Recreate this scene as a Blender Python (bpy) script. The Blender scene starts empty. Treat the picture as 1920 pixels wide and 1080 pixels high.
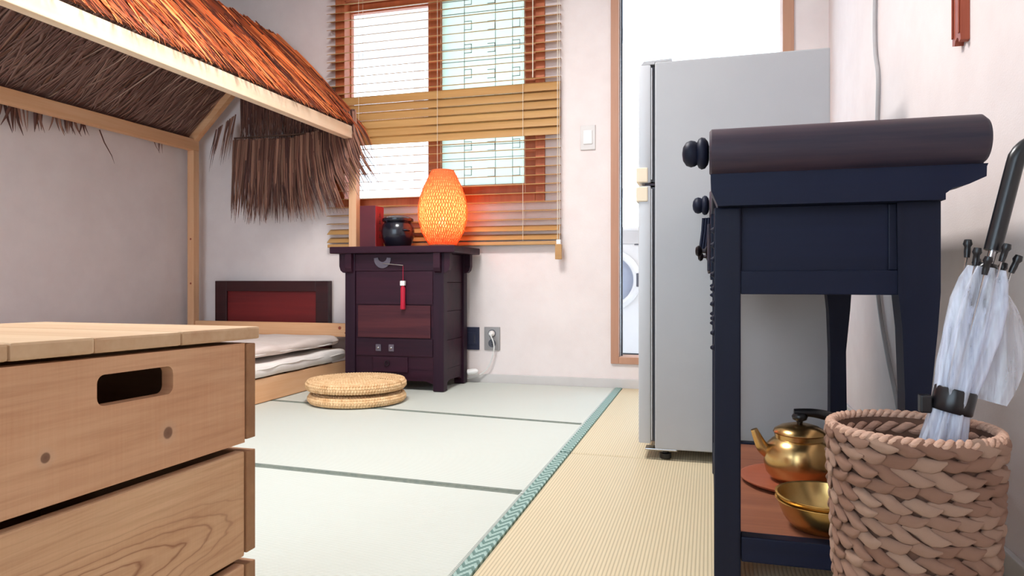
import bpy, bmesh, math, random
from mathutils import Vector, Matrix
random.seed(7)
PI = math.pi
S = bpy.context.scene
COL = S.collection

# ------------------------------------------------------------------ camera, world, exposure
YAW = math.atan(370 / 1300)
cam = bpy.data.cameras.new('camera'); camo = bpy.data.objects.new('camera', cam); COL.objects.link(camo)
cam.sensor_width = 36; cam.lens = 1300 / 1920 * 36; cam.shift_y = -15 / 1920; cam.clip_start = .02
camo.location = (0, 0, .54); camo.rotation_euler = (PI / 2, 0, YAW)
S.camera = camo
w = bpy.data.worlds.new('world'); S.world = w; w.use_nodes = True
w.node_tree.nodes['Background'].inputs[0].default_value = (.75, .87, 1, 1)
w.node_tree.nodes['Background'].inputs[1].default_value = 4.6
S.view_settings.view_transform = 'Standard'; S.view_settings.look = 'None'
S.view_settings.gamma = 1; S.view_settings.use_curve_mapping = False
S.view_settings.exposure = 0.3
CEIL_W = 40
S.cycles.max_bounces = 10; S.cycles.transparent_max_bounces = 24

# ------------------------------------------------------------------ materials
MATS = {}
def lin(c):
    return tuple(((v / 255 + .055) / 1.055) ** 2.4 if v / 255 > .04045 else v / 255 / 12.92 for v in c) + (1,)
class NT:
    def __init__(s, name):
        s.m = bpy.data.materials.new(name); s.m.use_nodes = True; MATS[name] = s.m
        s.t = s.m.node_tree; s.b = s.t.nodes['Principled BSDF']; s.out = s.t.nodes['Material Output']
    def n(s, typ, **kw):
        o = s.t.nodes.new(typ)
        for k, v in kw.items():
            if k.startswith('i_'): o.inputs[k[2:].replace('_', ' ')].default_value = v
            else: setattr(o, k, v)
        return o
    def l(s, a, b): s.t.links.new(a, b)
    def coord(s, scale=(1, 1, 1), rot=(0, 0, 0), loc=(0, 0, 0)):
        c = s.n('ShaderNodeTexCoord'); m = s.n('ShaderNodeMapping')
        m.inputs['Scale'].default_value = scale; m.inputs['Rotation'].default_value = rot; m.inputs['Location'].default_value = loc
        s.l(c.outputs['Object'], m.inputs['Vector']); return m.outputs[0]
    def noise(s, vec, scale, detail=4, rough=.6, dist=0):
        o = s.n('ShaderNodeTexNoise'); o.inputs['Scale'].default_value = scale; o.inputs['Detail'].default_value = detail
        o.inputs['Roughness'].default_value = rough; o.inputs['Distortion'].default_value = dist
        s.l(vec, o.inputs['Vector']); return o.outputs['Fac']
    def ramp(s, fac, stops):
        r = s.n('ShaderNodeValToRGB'); e = r.color_ramp.elements
        while len(e) < len(stops): e.new(.5)
        for q, (p, c) in zip(e, stops): q.position = p; q.color = c
        s.l(fac, r.inputs[0]); return r.outputs[0]
    def mix(s, fac, a, b, mode='MIX'):
        m = s.n('ShaderNodeMix', data_type='RGBA', blend_type=mode)
        for v, i in ((fac, 0), (a, 6), (b, 7)):
            if hasattr(v, 'is_linked'): s.l(v, m.inputs[i])
            else: m.inputs[i].default_value = v
        return m.outputs[2]
    def math(s, op, a, b=0, c=None):
        m = s.n('ShaderNodeMath', operation=op)
        for i, v in enumerate((a, b) if c is None else (a, b, c)):
            if hasattr(v, 'is_linked'): s.l(v, m.inputs[i])
            else: m.inputs[i].default_value = v
        return m.outputs[0]
    def bump(s, h, strength=.3, dist=.002):
        b = s.n('ShaderNodeBump'); b.inputs['Strength'].default_value = strength; b.inputs['Distance'].default_value = dist
        s.l(h, b.inputs['Height']); s.l(b.outputs[0], s.b.inputs['Normal'])
    def col(s, c):
        if hasattr(c, 'is_linked'): s.l(c, s.b.inputs['Base Color'])
        else: s.b.inputs['Base Color'].default_value = c
    def set(s, rough=.5, metal=0, spec=.5, coat=0):
        s.b.inputs['Roughness'].default_value = rough; s.b.inputs['Metallic'].default_value = metal
        s.b.inputs['Specular IOR Level'].default_value = spec; s.b.inputs['Coat Weight'].default_value = coat
        return s.m

def plain(name, c, c2=None, rough=.5, metal=0, scale=6, stretch=(1, 1, 1), bump=0, bscale=120, spec=.5, coat=0):
    t = NT(name); v = t.coord(stretch); c = lin(c)
    c2 = lin(c2) if c2 else tuple(x * .86 for x in c[:3]) + (1,)
    t.col(t.mix(t.ramp(t.noise(v, scale), [(.35, (0, 0, 0, 1)), (.68, (1, 1, 1, 1))]), c, c2))
    if bump: t.bump(t.noise(t.coord(stretch), bscale, 3), bump, .002)
    return t.set(rough, metal, spec, coat)

def wood(name, c, dark, axis='Y', rough=.55, f=1.0, spec=.35, contrast=1.0, coat=0):
    """long grain along one axis: broad streaks + fine fibre"""
    t = NT(name); st = {'X': (.35, 7, 7), 'Y': (7, .35, 7), 'Z': (7, 7, .35)}[axis]
    oi = t.n('ShaderNodeObjectInfo')
    tc = t.n('ShaderNodeTexCoord'); add = t.n('ShaderNodeVectorMath', operation='ADD')
    mul = t.n('ShaderNodeMath', operation='MULTIPLY'); t.l(oi.outputs['Random'], mul.inputs[0]); mul.inputs[1].default_value = 7
    t.l(tc.outputs['Object'], add.inputs[0]); t.l(mul.outputs[0], add.inputs[1])
    mp = t.n('ShaderNodeMapping'); mp.inputs['Scale'].default_value = tuple(x * f for x in st); t.l(add.outputs[0], mp.inputs[0])
    a = t.noise(mp.outputs[0], 2.2, 3, .55, .6); b = t.noise(mp.outputs[0], 14, 2, .6)
    k = t.math('ADD', t.math('MULTIPLY', a, .75), t.math('MULTIPLY', b, .25))
    lo, hi = .5 - .2 / contrast, .5 + .22 / contrast
    t.col(t.ramp(k, [(lo, lin(dark)), (hi, lin(c))]))
    t.bump(b, .12, .001)
    return t.set(rough, 0, spec, coat)

wood('pine_rail', (240, 196, 154), (222, 162, 114), 'Y', .6)
wood('pine_post', (238, 194, 154), (220, 162, 118), 'Z', .6)
wood('pine_end', (238, 190, 146), (218, 154, 106), 'X', .6)
wood('pine_beam_lit', (244, 222, 196), (230, 200, 166), 'Y', .6)  # same pine made paler: room light on the eave beam put into the colour
wood('crate_lid', (214, 186, 152), (190, 152, 118), 'X', .7, .9)
wood('crate_side', (176, 134, 98), (146, 104, 74), 'X', .7)
wood('dark_cab', (60, 25, 40), (30, 13, 28), 'X', .5, .9, .22)
wood('dark_cab_post', (50, 21, 38), (29, 13, 28), 'Z', .5, .9, .22)
wood('cab_flap', (88, 42, 46), (56, 25, 36), 'X', .5, 1.2, .22)
wood('altar', (17, 25, 50), (10, 16, 36), 'X', .5, .8, .22)
wood('altar_roll', (68, 50, 58), (26, 27, 46), 'X', .55, 1.6, .45, 1.3)
wood('altar_post', (20, 25, 46), (12, 17, 34), 'Z', .5, .8, .22)
wood('altar_shelf', (150, 94, 68), (112, 66, 48), 'X', .6, 1.0)
wood('tray', (176, 100, 72), (150, 80, 56), 'X', .45, .8)
wood('window_wood', (206, 120, 76), (176, 92, 56), 'Z', .5, .8)
wood('door_wood', (196, 150, 122), (170, 120, 96), 'Z', .5, .8)
wood('slat', (200, 156, 100), (174, 128, 76), 'X', .45, .8)
wood('red_panel', (124, 34, 34), (88, 22, 26), 'X', .4, .8)
wood('panel_frame', (66, 28, 30), (40, 18, 22), 'X', .4, .8)
wood('strip_wood', (176, 92, 66), (140, 62, 42), 'Z', .5, 1.2)
plain('wallpaper', (235, 223, 219), (229, 216, 212), bump=.25, bscale=260, rough=.9, spec=.2)
plain('ceiling_paint', (240, 238, 236), None, rough=.9)
plain('baseboard', (206, 200, 196), (200, 194, 190), rough=.5)
plain('subfloor', (150, 120, 90), None, rough=.6)
plain('white_paint', (244, 246, 248), (240, 242, 245), rough=.5)
plain('tile', (232, 232, 232), (220, 220, 222), rough=.4)
plain('fridge', (178, 177, 178), (173, 172, 174), rough=.38, bump=.10, bscale=420, scale=3)
plain('fridge_door', (196, 196, 198), (192, 192, 195), rough=.32, scale=3)
plain('gasket', (96, 96, 102), (82, 82, 90), rough=.6)
plain('cream_plastic', (236, 218, 190), (232, 212, 184), rough=.4)
plain('white_plastic', (240, 236, 232), (236, 232, 228), rough=.35)
plain('switch_plate', (214, 208, 204), (208, 202, 198), rough=.4)
plain('grey_plate', (158, 152, 150), (150, 144, 142), rough=.35, metal=.3)
plain('navy_plate', (52, 54, 74), (46, 48, 66), rough=.3)
plain('black_plastic', (22, 22, 26), (16, 16, 20), rough=.28)
plain('black_glaze', (20, 22, 34), (30, 28, 38), rough=.22, coat=.15)
plain('steel', (190, 190, 192), (170, 170, 172), rough=.25, metal=1)
plain('iron', (104, 96, 106), (84, 76, 88), rough=.45, metal=.3)
plain('dark_metal', (60, 54, 58), (44, 40, 44), rough=.4, metal=.9)
plain('brass', (206, 172, 116), (186, 146, 92), rough=.26, metal=1, scale=14)
plain('bowl_brass', (212, 180, 118), (196, 156, 92), rough=.3, metal=1, scale=14)
plain('linen', (244, 238, 232), (236, 228, 222), rough=.9, bump=.9, bscale=28)
plain('quilt', (230, 216, 208), (220, 204, 196), rough=.9, bump=.9, bscale=22)
plain('box_red_dark', (96, 28, 40), (80, 22, 34), rough=.4)
plain('box_red', (176, 36, 40), (150, 28, 34), rough=.4)
plain('tassel', (206, 24, 60), (170, 16, 46), rough=.7, stretch=(20, 20, 1))
plain('cord_white', (236, 234, 230), (226, 224, 220), rough=.5)
plain('cord_grey', (176, 172, 172), (166, 162, 162), rough=.5)
plain('piping', (124, 130, 118), (104, 114, 106), rough=.8, scale=60)
plain('cushion', (236, 200, 154), (212, 168, 120), rough=.85, scale=40, bump=.5, bscale=160)
plain('weave_dark', (104, 72, 56), (84, 56, 44), rough=.9)
plain('blind_cord', (236, 226, 206), (224, 212, 190), rough=.7)

def hyacinth():
    t = NT('hyacinth'); oi = t.n('ShaderNodeObjectInfo')
    v = t.coord((1, 1, 1)); nz = t.noise(t.coord((18, 60, 60)), 3, 3)
    base = t.ramp(oi.outputs['Random'], [(0, lin((172, 128, 106))), (.5, lin((194, 152, 130))), (1, lin((220, 182, 158)))])
    t.col(t.mix(t.math('MULTIPLY', nz, .45), base, lin((130, 86, 68)))); t.bump(nz, .8, .004); t.set(.7, 0, .35)
hyacinth()

def thatch():
    t = NT('thatch'); a = t.n('ShaderNodeAttribute'); a.attribute_name = 'Col'
    t.col(a.outputs['Color']); t.set(.65, 0, .3)
thatch()

def tatami(name, c, c2, along, pitch):
    t = NT(name); v = t.coord(); sep = t.n('ShaderNodeSeparateXYZ'); t.l(v, sep.inputs[0])
    ax = sep.outputs['Y' if along == 'X' else 'X']
    s_ = t.math('SINE', t.math('MULTIPLY', ax, 2 * PI / pitch))
    h = t.math('POWER', t.math('ABSOLUTE', s_), .5)
    nz = t.noise(t.coord((3, 60, 1) if along == 'X' else (60, 3, 1)), 4, 3)
    nb = t.noise(t.coord(), 2.5, 2)
    base = t.mix(t.math('MULTIPLY', nz, .55), lin(c), lin(c2)); base = t.mix(t.math('MULTIPLY', nb, .25), base, lin(c2))
    t.col(t.mix(t.math('MULTIPLY', t.math('SUBTRACT', 1, h), .85), base, tuple(x * .55 for x in lin(c2)[:3]) + (1,)))
    t.bump(h, .35, .0015); t.set(.6, 0, .35)
tatami('tatami_pale', (219, 222, 214), (200, 205, 194), 'X', .0125)
tatami('tatami_straw', (222, 206, 174), (204, 186, 150), 'Y', .0150)

def border():
    t = NT('mat_border'); v = t.coord((1, 1, 1)); sep = t.n('ShaderNodeSeparateXYZ'); t.l(v, sep.inputs[0])
    zig = t.math('ABSOLUTE', t.math('SUBTRACT', t.math('FRACT', t.math('MULTIPLY', sep.outputs['X'], 1 / .033)), .5))
    u = t.math('ADD', t.math('MULTIPLY', sep.outputs['Y'], 1 / .030), t.math('MULTIPLY', zig, 2))
    k = t.math('FRACT', u)
    k2 = t.math('FRACT', t.math('ADD', t.math('MULTIPLY', sep.outputs['Y'], 1 / .010), t.math('MULTIPLY', zig, -3)))
    a = t.ramp(k, [(0, lin((96, 124, 116))), (.42, lin((112, 142, 134))), (.5, lin((178, 200, 192))), (.9, lin((160, 186, 178))), (1, lin((96, 124, 116)))])
    t.col(t.mix(t.math('MULTIPLY', k2, .35), a, lin((86, 112, 106)))); t.bump(k, .3, .001); t.set(.75, 0, .3)
border()

def crate_front(name, knots=(), rings=None, c=(222, 178, 142), d=(202, 148, 112)):
    t = NT(name); v = t.coord((1, 1, 1))
    a = t.noise(t.coord((2, 1.2, 9)), 2.2, 4, .55, .5); hatch = t.noise(t.coord((5, 110, 3)), 3, 2)
    colr = t.ramp(a, [(.3, lin(d)), (.72, lin(c))])
    colr = t.mix(t.math('MULTIPLY', hatch, .38), colr, lin((232, 196, 160)))
    fine = t.noise(t.coord((2, 3, 70)), 2, 3)
    colr = t.mix(t.math('MULTIPLY', t.math('POWER', fine, 2.5), .8), colr, lin((150, 96, 62)))
    sep = t.n('ShaderNodeSeparateXYZ'); t.l(v, sep.inputs[0])
    if rings:
        cy, cz, sy, sz = rings
        wob = t.noise(t.coord((1, 4, 12)), 2.0, 3)
        dy = t.math('MULTIPLY', t.math('SUBTRACT', sep.outputs['Y'], cy), 1 / sy)
        dz = t.math('MULTIPLY', t.math('SUBTRACT', sep.outputs['Z'], cz), 1 / sz)
        # parabola-like cathedral grain opening away from the tip
        r = t.math('SQRT', t.math('ADD', t.math('MULTIPLY', dy, dy), t.math('MULTIPLY', dz, dz)))
        r = t.math('ADD', r, t.math('MULTIPLY', wob, .55))
        f = t.math('FRACT', t.math('MULTIPLY', r, 4.2))
        ln = t.ramp(f, [(0, (1, 1, 1, 1)), (.10, (.25, .25, .25, 1)), (.35, (0, 0, 0, 1)), (.86, (.1, .1, .1, 1)), (1, (1, 1, 1, 1))])
        fall = t.ramp(t.math('MULTIPLY', r, .5), [(.45, (1, 1, 1, 1)), (.95, (.12, .12, .12, 1))])
        colr = t.mix(t.math('MULTIPLY', t.math('MULTIPLY', ln, fall), .75), colr, lin((128, 74, 46)))
    for (ky, kz, kr) in knots:
        dy = t.math('SUBTRACT', sep.outputs['Y'], ky); dz = t.math('SUBTRACT', sep.outputs['Z'], kz)
        dd = t.math('SQRT', t.math('ADD', t.math('MULTIPLY', dy, dy), t.math('MULTIPLY', dz, dz)))
        m = t.ramp(t.math('MULTIPLY', dd, 1 / (kr * 2.2)), [(.0, (1, 1, 1, 1)), (.38, (.9, .9, .9, 1)), (.5, (0, 0, 0, 1)), (1, (0, 0, 0, 1))])
        halo = t.ramp(t.math('MULTIPLY', dd, 1 / (kr * 3.2)), [(.3, (1, 1, 1, 1)), (.75, (0, 0, 0, 1))]); colr = t.mix(t.math('MULTIPLY', halo, .3), colr, lin((196, 172, 150))); colr = t.mix(t.math('MULTIPLY', m, .85), colr, lin((100, 66, 52)))
    t.col(colr); t.bump(hatch, .15, .001); t.set(.65, 0, .3)

def glass(name, tint, mixf, rough=.02):
    t = NT(name); tr = t.n('ShaderNodeBsdfTransparent'); tr.inputs[0].default_value = tint
    gl = t.n('ShaderNodeBsdfGlossy'); gl.inputs['Roughness'].default_value = rough
    mx = t.n('ShaderNodeMixShader'); mx.inputs[0].default_value = mixf
    nz = t.noise(t.coord(), 30); mm = t.math('MULTIPLY', nz, mixf * 2); t.l(mm, mx.inputs[0])
    t.l(tr.outputs[0], mx.inputs[1]); t.l(gl.outputs[0], mx.inputs[2]); t.l(mx.outputs[0], t.out.inputs[0])
glass('clear_glass', (.96, .99, 1, 1), .04)
def frosted(name, c, trans=.35):
    t = NT(name); a = t.n('ShaderNodeBsdfTranslucent'); b = t.n('ShaderNodeBsdfTransparent')
    c = lin(c); nz = t.noise(t.coord(), 60); cc = t.mix(t.math('MULTIPLY', nz, .2), c, tuple(x * .9 for x in c[:3]) + (1,))
    t.l(cc, a.inputs[0]); b.inputs[0].default_value = c
    mx = t.n('ShaderNodeMixShader'); mx.inputs[0].default_value = trans
    t.l(a.outputs[0], mx.inputs[1]); t.l(b.outputs[0], mx.inputs[2]); t.l(mx.outputs[0], t.out.inputs[0])
frosted('frosted_glass', (244, 252, 255), .3)
frosted('paper_glass', (210, 218, 206), .04)
def vinyl():
    t = NT('vinyl'); tr = t.n('ShaderNodeBsdfTransparent'); tr.inputs[0].default_value = (.93, .95, 1, 1)
    t.b.inputs['Base Color'].default_value = (.82, .85, .95, 1); t.set(.12, 0, .8)
    nz = t.noise(t.coord((40, 40, 3)), 2, 3); f = t.ramp(nz, [(.3, (.22, .22, .22, 1)), (.7, (.62, .62, .62, 1))])
    mx = t.n('ShaderNodeMixShader'); t.l(f, mx.inputs[0]); t.bump(nz, .5, .004)
    t.l(tr.outputs[0], mx.inputs[1]); t.l(t.b.outputs[0], mx.inputs[2]); t.l(mx.outputs[0], t.out.inputs[0])
vinyl()
def lampshade():
    t = NT('lamp_paper'); a = t.n('ShaderNodeBsdfTranslucent'); b = t.n('ShaderNodeBsdfDiffuse'); c = t.n('ShaderNodeBsdfTransparent')
    nz = t.noise(t.coord((1, 1, 1)), 90)
    cc = t.mix(nz, lin((255, 206, 160)), lin((255, 188, 136)))
    t.l(cc, a.inputs[0]); t.l(cc, b.inputs[0])
    m1 = t.n('ShaderNodeMixShader'); m1.inputs[0].default_value = .3; t.l(a.outputs[0], m1.inputs[1]); t.l(b.outputs[0], m1.inputs[2])
    m2 = t.n('ShaderNodeMixShader'); m2.inputs[0].default_value = .12; t.l(m1.outputs[0], m2.inputs[1]); t.l(c.outputs[0], m2.inputs[2])
    t.l(m2.outputs[0], t.out.inputs[0])
    t = NT('lamp_weave'); a = t.n('ShaderNodeBsdfTranslucent'); b = t.n('ShaderNodeBsdfDiffuse')
    nz = t.noise(t.coord((1, 1, 1)), 120); cc = t.mix(nz, lin((246, 160, 104)), lin((226, 128, 76)))
    t.l(cc, a.inputs[0]); t.l(cc, b.inputs[0])
    m1 = t.n('ShaderNodeMixShader'); m1.inputs[0].default_value = .55; t.l(a.outputs[0], m1.inputs[1]); t.l(b.outputs[0], m1.inputs[2])
    t.l(m1.outputs[0], t.out.inputs[0])
lampshade()
def emit(name, c, st):
    t = NT(name); t.b.inputs['Emission Color'].default_value = c; t.b.inputs['Emission Strength'].default_value = st; t.b.inputs['Base Color'].default_value = c
emit('bulb_glow', (1, .7, .36, 1), 5); plain('washer_glass', (176, 182, 198), (164, 170, 188), rough=.1); emit('led_diffuser', (1, .97, .93, 1), 3)

# ------------------------------------------------------------------ mesh builder
class MB:
    def __init__(s): s.v = []; s.f = []; s.c = []
    def add(s, vs, fs, M=None):
        o = len(s.v)
        s.v += [tuple(M @ Vector(p)) if M else tuple(p) for p in vs]; s.f += [tuple(o + i for i in f) for f in fs]; return s
    def box(s, x0, x1, y0, y1, z0, z1, b=0, seg=2, M=None):
        if not b:
            vs = [(x, y, z) for x in (x0, x1) for y in (y0, y1) for z in (z0, z1)]
            return s.add(vs, [(0, 1, 3, 2), (4, 6, 7, 5), (0, 4, 5, 1), (2, 3, 7, 6), (0, 2, 6, 4), (1, 5, 7, 3)], M)
        bm = bmesh.new(); bmesh.ops.create_cube(bm, size=1)
        for v in bm.verts: v.co = Vector(((x0 + x1) / 2 + v.co.x * (x1 - x0), (y0 + y1) / 2 + v.co.y * (y1 - y0), (z0 + z1) / 2 + v.co.z * (z1 - z0)))
        bmesh.ops.bevel(bm, geom=bm.edges[:], offset=b, segments=seg, affect='EDGES', profile=.6)
        bm.verts.index_update(); s.add([v.co[:] for v in bm.verts], [[v.index for v in f.verts] for f in bm.faces], M); bm.free(); return s
    def lathe(s, prof, n=32, M=None, fn=None, cap=True):
        vs = []
        for (r, z) in prof:
            for k in range(n):
                a = 2 * PI * k / n; rr = fn(r, z, a) if fn else r
                vs.append((rr * math.cos(a), rr * math.sin(a), z))
        fs = [(i * n + k, i * n + (k + 1) % n, (i + 1) * n + (k + 1) % n, (i + 1) * n + k) for i in range(len(prof) - 1) for k in range(n)]
        if cap:
            fs.append(tuple(range(n))[::-1]); fs.append(tuple((len(prof) - 1) * n + k for k in range(n)))
        return s.add(vs, fs, M)
    def tube(s, pts, r, n=8, rs=None, cap=True):
        pts = [Vector(p) for p in pts]; vs = []; up = None
        for i, p in enumerate(pts):
            d = (pts[min(i + 1, len(pts) - 1)] - pts[max(i - 1, 0)]).normalized()
            if up is None:
                up = Vector((0, 0, 1)) if abs(d.z) < .9 else Vector((1, 0, 0))
            a = (up - d * up.dot(d)).normalized(); up = a; b = d.cross(a); R = rs[i] if rs else r
            vs += [tuple(p + a * math.cos(2 * PI * k / n) * R + b * math.sin(2 * PI * k / n) * R) for k in range(n)]
        fs = [(i * n + k, i * n + (k + 1) % n, (i + 1) * n + (k + 1) % n, (i + 1) * n + k) for i in range(len(pts) - 1) for k in range(n)]
        if cap: fs += [tuple(range(n))[::-1], tuple((len(pts) - 1) * n + k for k in range(n))]
        return s.add(vs, fs)
    def prism(s, poly, axis, a0, a1, M=None):
        """poly: 2-D outline in the two other axes (order X,Y,Z), extruded along axis"""
        def p(u, v, a): return {'X': (a, u, v), 'Y': (u, a, v), 'Z': (u, v, a)}[axis]
        n = len(poly); vs = [p(u, v, a0) for u, v in poly] + [p(u, v, a1) for u, v in poly]
        fs = [(k, (k + 1) % n, n + (k + 1) % n, n + k) for k in range(n)] + [tuple(range(n))[::-1], tuple(n + k for k in range(n))]
        return s.add(vs, fs, M)
    def build(s, name, mat, parent=None, smooth=None, label=None, local=False):
        me = bpy.data.meshes.new(name)
        off = Vector((0, 0, 0)); p = parent
        if parent is not None and not local:
            q = parent
            while q is not None: off += q.location; q = q.parent
        me.from_pydata([tuple(Vector(v) - off) for v in s.v], [], s.f); me.update()
        bm = bmesh.new(); bm.from_mesh(me); bmesh.ops.recalc_face_normals(bm, faces=bm.faces); bm.to_mesh(me); bm.free()
        if s.c:
            at = me.color_attributes.new('Col', 'FLOAT_COLOR', 'POINT')
            for i, c in enumerate(s.c): at.data[i].color = c
        me.materials.append(MATS[mat])
        if smooth is not None:
            for q in me.polygons: q.use_smooth = True
            me.set_sharp_from_angle(angle=math.radians(smooth))
        o = bpy.data.objects.new(name, me); COL.objects.link(o)
        if parent is not None: o.parent = parent
        if label: o['label'] = label
        return o
def tag(o, label, cat, group=None):
    o['label'] = label; o['category'] = cat
    if group: o['group'] = group
    return o
def thing(name, label, cat, loc=(0, 0, 0), group=None):
    o = bpy.data.objects.new(name, None); COL.objects.link(o); o.location = loc; o.empty_display_size = .05
    return tag(o, label, cat, group)
def struct(o, label=None):
    o['kind'] = 'structure'
    if label: o['label'] = label
    return o
def sempty(name, loc=(0, 0, 0)):
    o = bpy.data.objects.new(name, None); COL.objects.link(o); o.location = loc; return struct(o)
def axisM(p, d):
    d = Vector(d).normalized(); return Matrix.Translation(Vector(p)) @ d.to_track_quat('Z', 'Y').to_matrix().to_4x4()
def one(name, mat, parent=None, b=0, box=None, smooth=None, label=None, seg=2):
    return MB().box(*box, b=b, seg=seg).build(name, mat, parent, smooth, label)

# ------------------------------------------------------------------ room shell
XL, XR, YW, YR, ZC = -3.01, .535, 3.51, -1.7, 2.32
struct(one('floor', 'subfloor', box=(XL - .1, XR + .1, YR - .1, YW + .12, -.12, -.02)), 'bare floor under the straw mats')
struct(one('ceiling', 'ceiling_paint', box=(XL - .1, XR + .1, YR - .1, YW + .12, ZC, ZC + .1)), 'white ceiling')
struct(one('wall_left', 'wallpaper', box=(XL - .1, XL, YR - .1, YW + .12, -.02, ZC)), 'pale papered wall behind the thatched bed')
struct(one('wall_right', 'wallpaper', box=(XR, XR + .1, YR - .1, YW + .12, -.02, ZC)), 'pale papered wall behind the dark altar table')
m = MB(); rx0, rx1, rz0, rz1 = -2.85, -.35, .10, 2.2          # opening behind the camera, added to let in fill daylight
for b in ((XL, rx0, -.02, ZC), (rx1, XR, -.02, ZC), (rx0, rx1, -.02, rz0), (rx0, rx1, rz1, ZC)): m.box(b[0], b[1], YR - .1, YR, b[2], b[3])
struct(m.build('wall_rear', 'wallpaper'), 'pale papered wall around the added glass doors')
w3 = sempty('window_3_added', (-1.4, YR, rz0)); w3['label'] = 'unseen wide glass doors added in the rear wall for fill light'
MB().box(rx0, rx0 + .05, YR - .08, YR, rz0, rz1).box(rx1 - .05, rx1, YR - .08, YR, rz0, rz1).box(rx0 + .05, rx1 - .05, YR - .08, YR, rz0, rz0 + .05).box(rx0 + .05, rx1 - .05, YR - .08, YR, rz1 - .05, rz1).build('frame', 'white_paint', w3)
for k in range(3):
    xa_ = rx0 + .05 + k * (rx1 - rx0 - .1) / 3; xb_ = xa_ + (rx1 - rx0 - .1) / 3
    one('pane', 'clear_glass', w3, 0, (xa_ + (.02 if k else 0), xb_ - (.02 if k < 2 else 0), YR - .045, YR - .04, rz0 + .05, rz1 - .05))
    if k: one('mullion', 'white_paint', w3, .003, (xa_ - .0195, xa_ + .0195, YR - .075, YR - .005, rz0 + .0505, rz1 - .0505))
wx0, wx1, wz0, wz1 = -2.035, -.82, .945, 2.16           # window hole
dx0, dx1, dz0, dz1 = -.478, .383, .118, 2.16             # balcony door hole
m = MB()
for b in ((XL, wx0, -.02, ZC), (wx0, wx1, -.02, wz0), (wx0, wx1, wz1, ZC), (wx1, dx0, -.02, ZC), (dx0, dx1, -.02, dz0), (dx0, dx1, dz1, ZC), (dx1, XR, -.02, ZC)):
    m.box(b[0], b[1], YW, YW + .12, b[2], b[3])
struct(m.build('wall_back', 'wallpaper'), 'pale papered wall with the window and balcony door')
struct(one('baseboard_back', 'baseboard', box=(XL, XR, YW - .012, YW, -.02, .042), b=.003), 'pale grey baseboard under the window')
struct(one('baseboard_left', 'baseboard', box=(XL, XL + .012, YR, YW - .012, -.02, .042), b=.003))
struct(one('baseboard_right', 'baseboard', box=(XR - .012, XR, YR, YW - .012, -.02, .042), b=.003))

# balcony beyond
YB0, YB1 = YW + .12, 4.95
struct(one('floor_balcony', 'tile', box=(-3.3, 1.1, YB0, YB1, -.06, .0)), 'pale tiled balcony floor')
struct(one('ceiling_balcony', 'white_paint', box=(-3.3, 1.1, YB0, YB1 + .08, ZC, ZC + .1)), 'white balcony ceiling')
struct(one('wall_balcony_left', 'white_paint', box=(-3.4, -3.3, YB0, YB1 + .08, -.06, ZC)), 'white balcony end wall')
struct(one('wall_balcony_right', 'white_paint', box=(1.1, 1.2, YB0, YB1 + .08, -.06, ZC)), 'white balcony end wall')
w2 = sempty('window_2', (-1.1, YB1, 0)); w2['label'] = 'white framed balcony glazing outside'
m = MB()
m.box(-3.3, 1.1, YB1, YB1 + .06, 0, .08).box(-3.3, 1.1, YB1, YB1 + .06, ZC - .08, ZC).box(-3.3, 1.1, YB1 - .02, YB1 + .06, 1.12, 1.19)
m.build('frame', 'white_paint', w2)
for x in (-3.3, -2.2, -1.1, 0, 1.04):
    one('mullion', 'white_paint', w2, .004, (x, x + .06, YB1 - .005, YB1 + .065, .081, ZC - .081))
for i, x in enumerate((-3.24, -2.14, -1.04, .06)):
    x1 = x + (1.04 if i < 3 else .98)
    one('pane', 'clear_glass', w2, 0, (x, x1, YB1 + .025, YB1 + .031, 1.191, ZC - .081))
    one('pane', 'frosted_glass', w2, 0, (x, x1, YB1 + .025, YB1 + .031, .081, 1.119))

# main window (sashes in a red-brown wooden frame)
w1 = sempty('window_1', (-1.43, YW, wz0)); w1['label'] = 'red brown wooden window with a patterned paper-white pane'
m = MB()
m.box(wx0, wx0 + .058, YW - .012, YW + .1, wz0, wz1, .003).box(wx1 - .05, wx1, YW - .012, YW + .1, wz0, wz1, .003)
m.box(wx0 + .058, wx1 - .05, YW - .012, YW + .1, wz0, wz0 + .05, .003).box(wx0 + .058, wx1 - .05, YW - .012, YW + .1, wz1 - .05, wz1, .003)
m.build('frame', 'window_wood', w1)
def sash(x0, x1, y, z0, z1, wl, wr, wb, pane, name):
    s_ = MB().box(x0, x0 + wl, y, y + .032, z0, z1, .003).box(x1 - wr, x1, y, y + .032, z0, z1, .003) \
        .box(x0 + wl, x1 - wr, y, y + .032, z0, z0 + wb, .003).box(x0 + wl, x1 - wr, y, y + .032, z1 - .05, z1, .003).build(name, 'window_wood', w1)
    one('pane', pane, s_, 0, (x0 + wl - .004, x1 - wr + .004, y + .013, y + .018, z0 + wb - .004, z1 - .046)); return s_
sash(wx0 + .058, -1.405, YW + .055, wz0 + .05, wz1 - .05, .006, .07, .006, 'clear_glass', 'sash')
sr = sash(-1.48, wx1 - .05, YW + .012, wz0 + .05, wz1 - .05, .078, .066, .055, 'paper_glass', 'sash')
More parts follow.
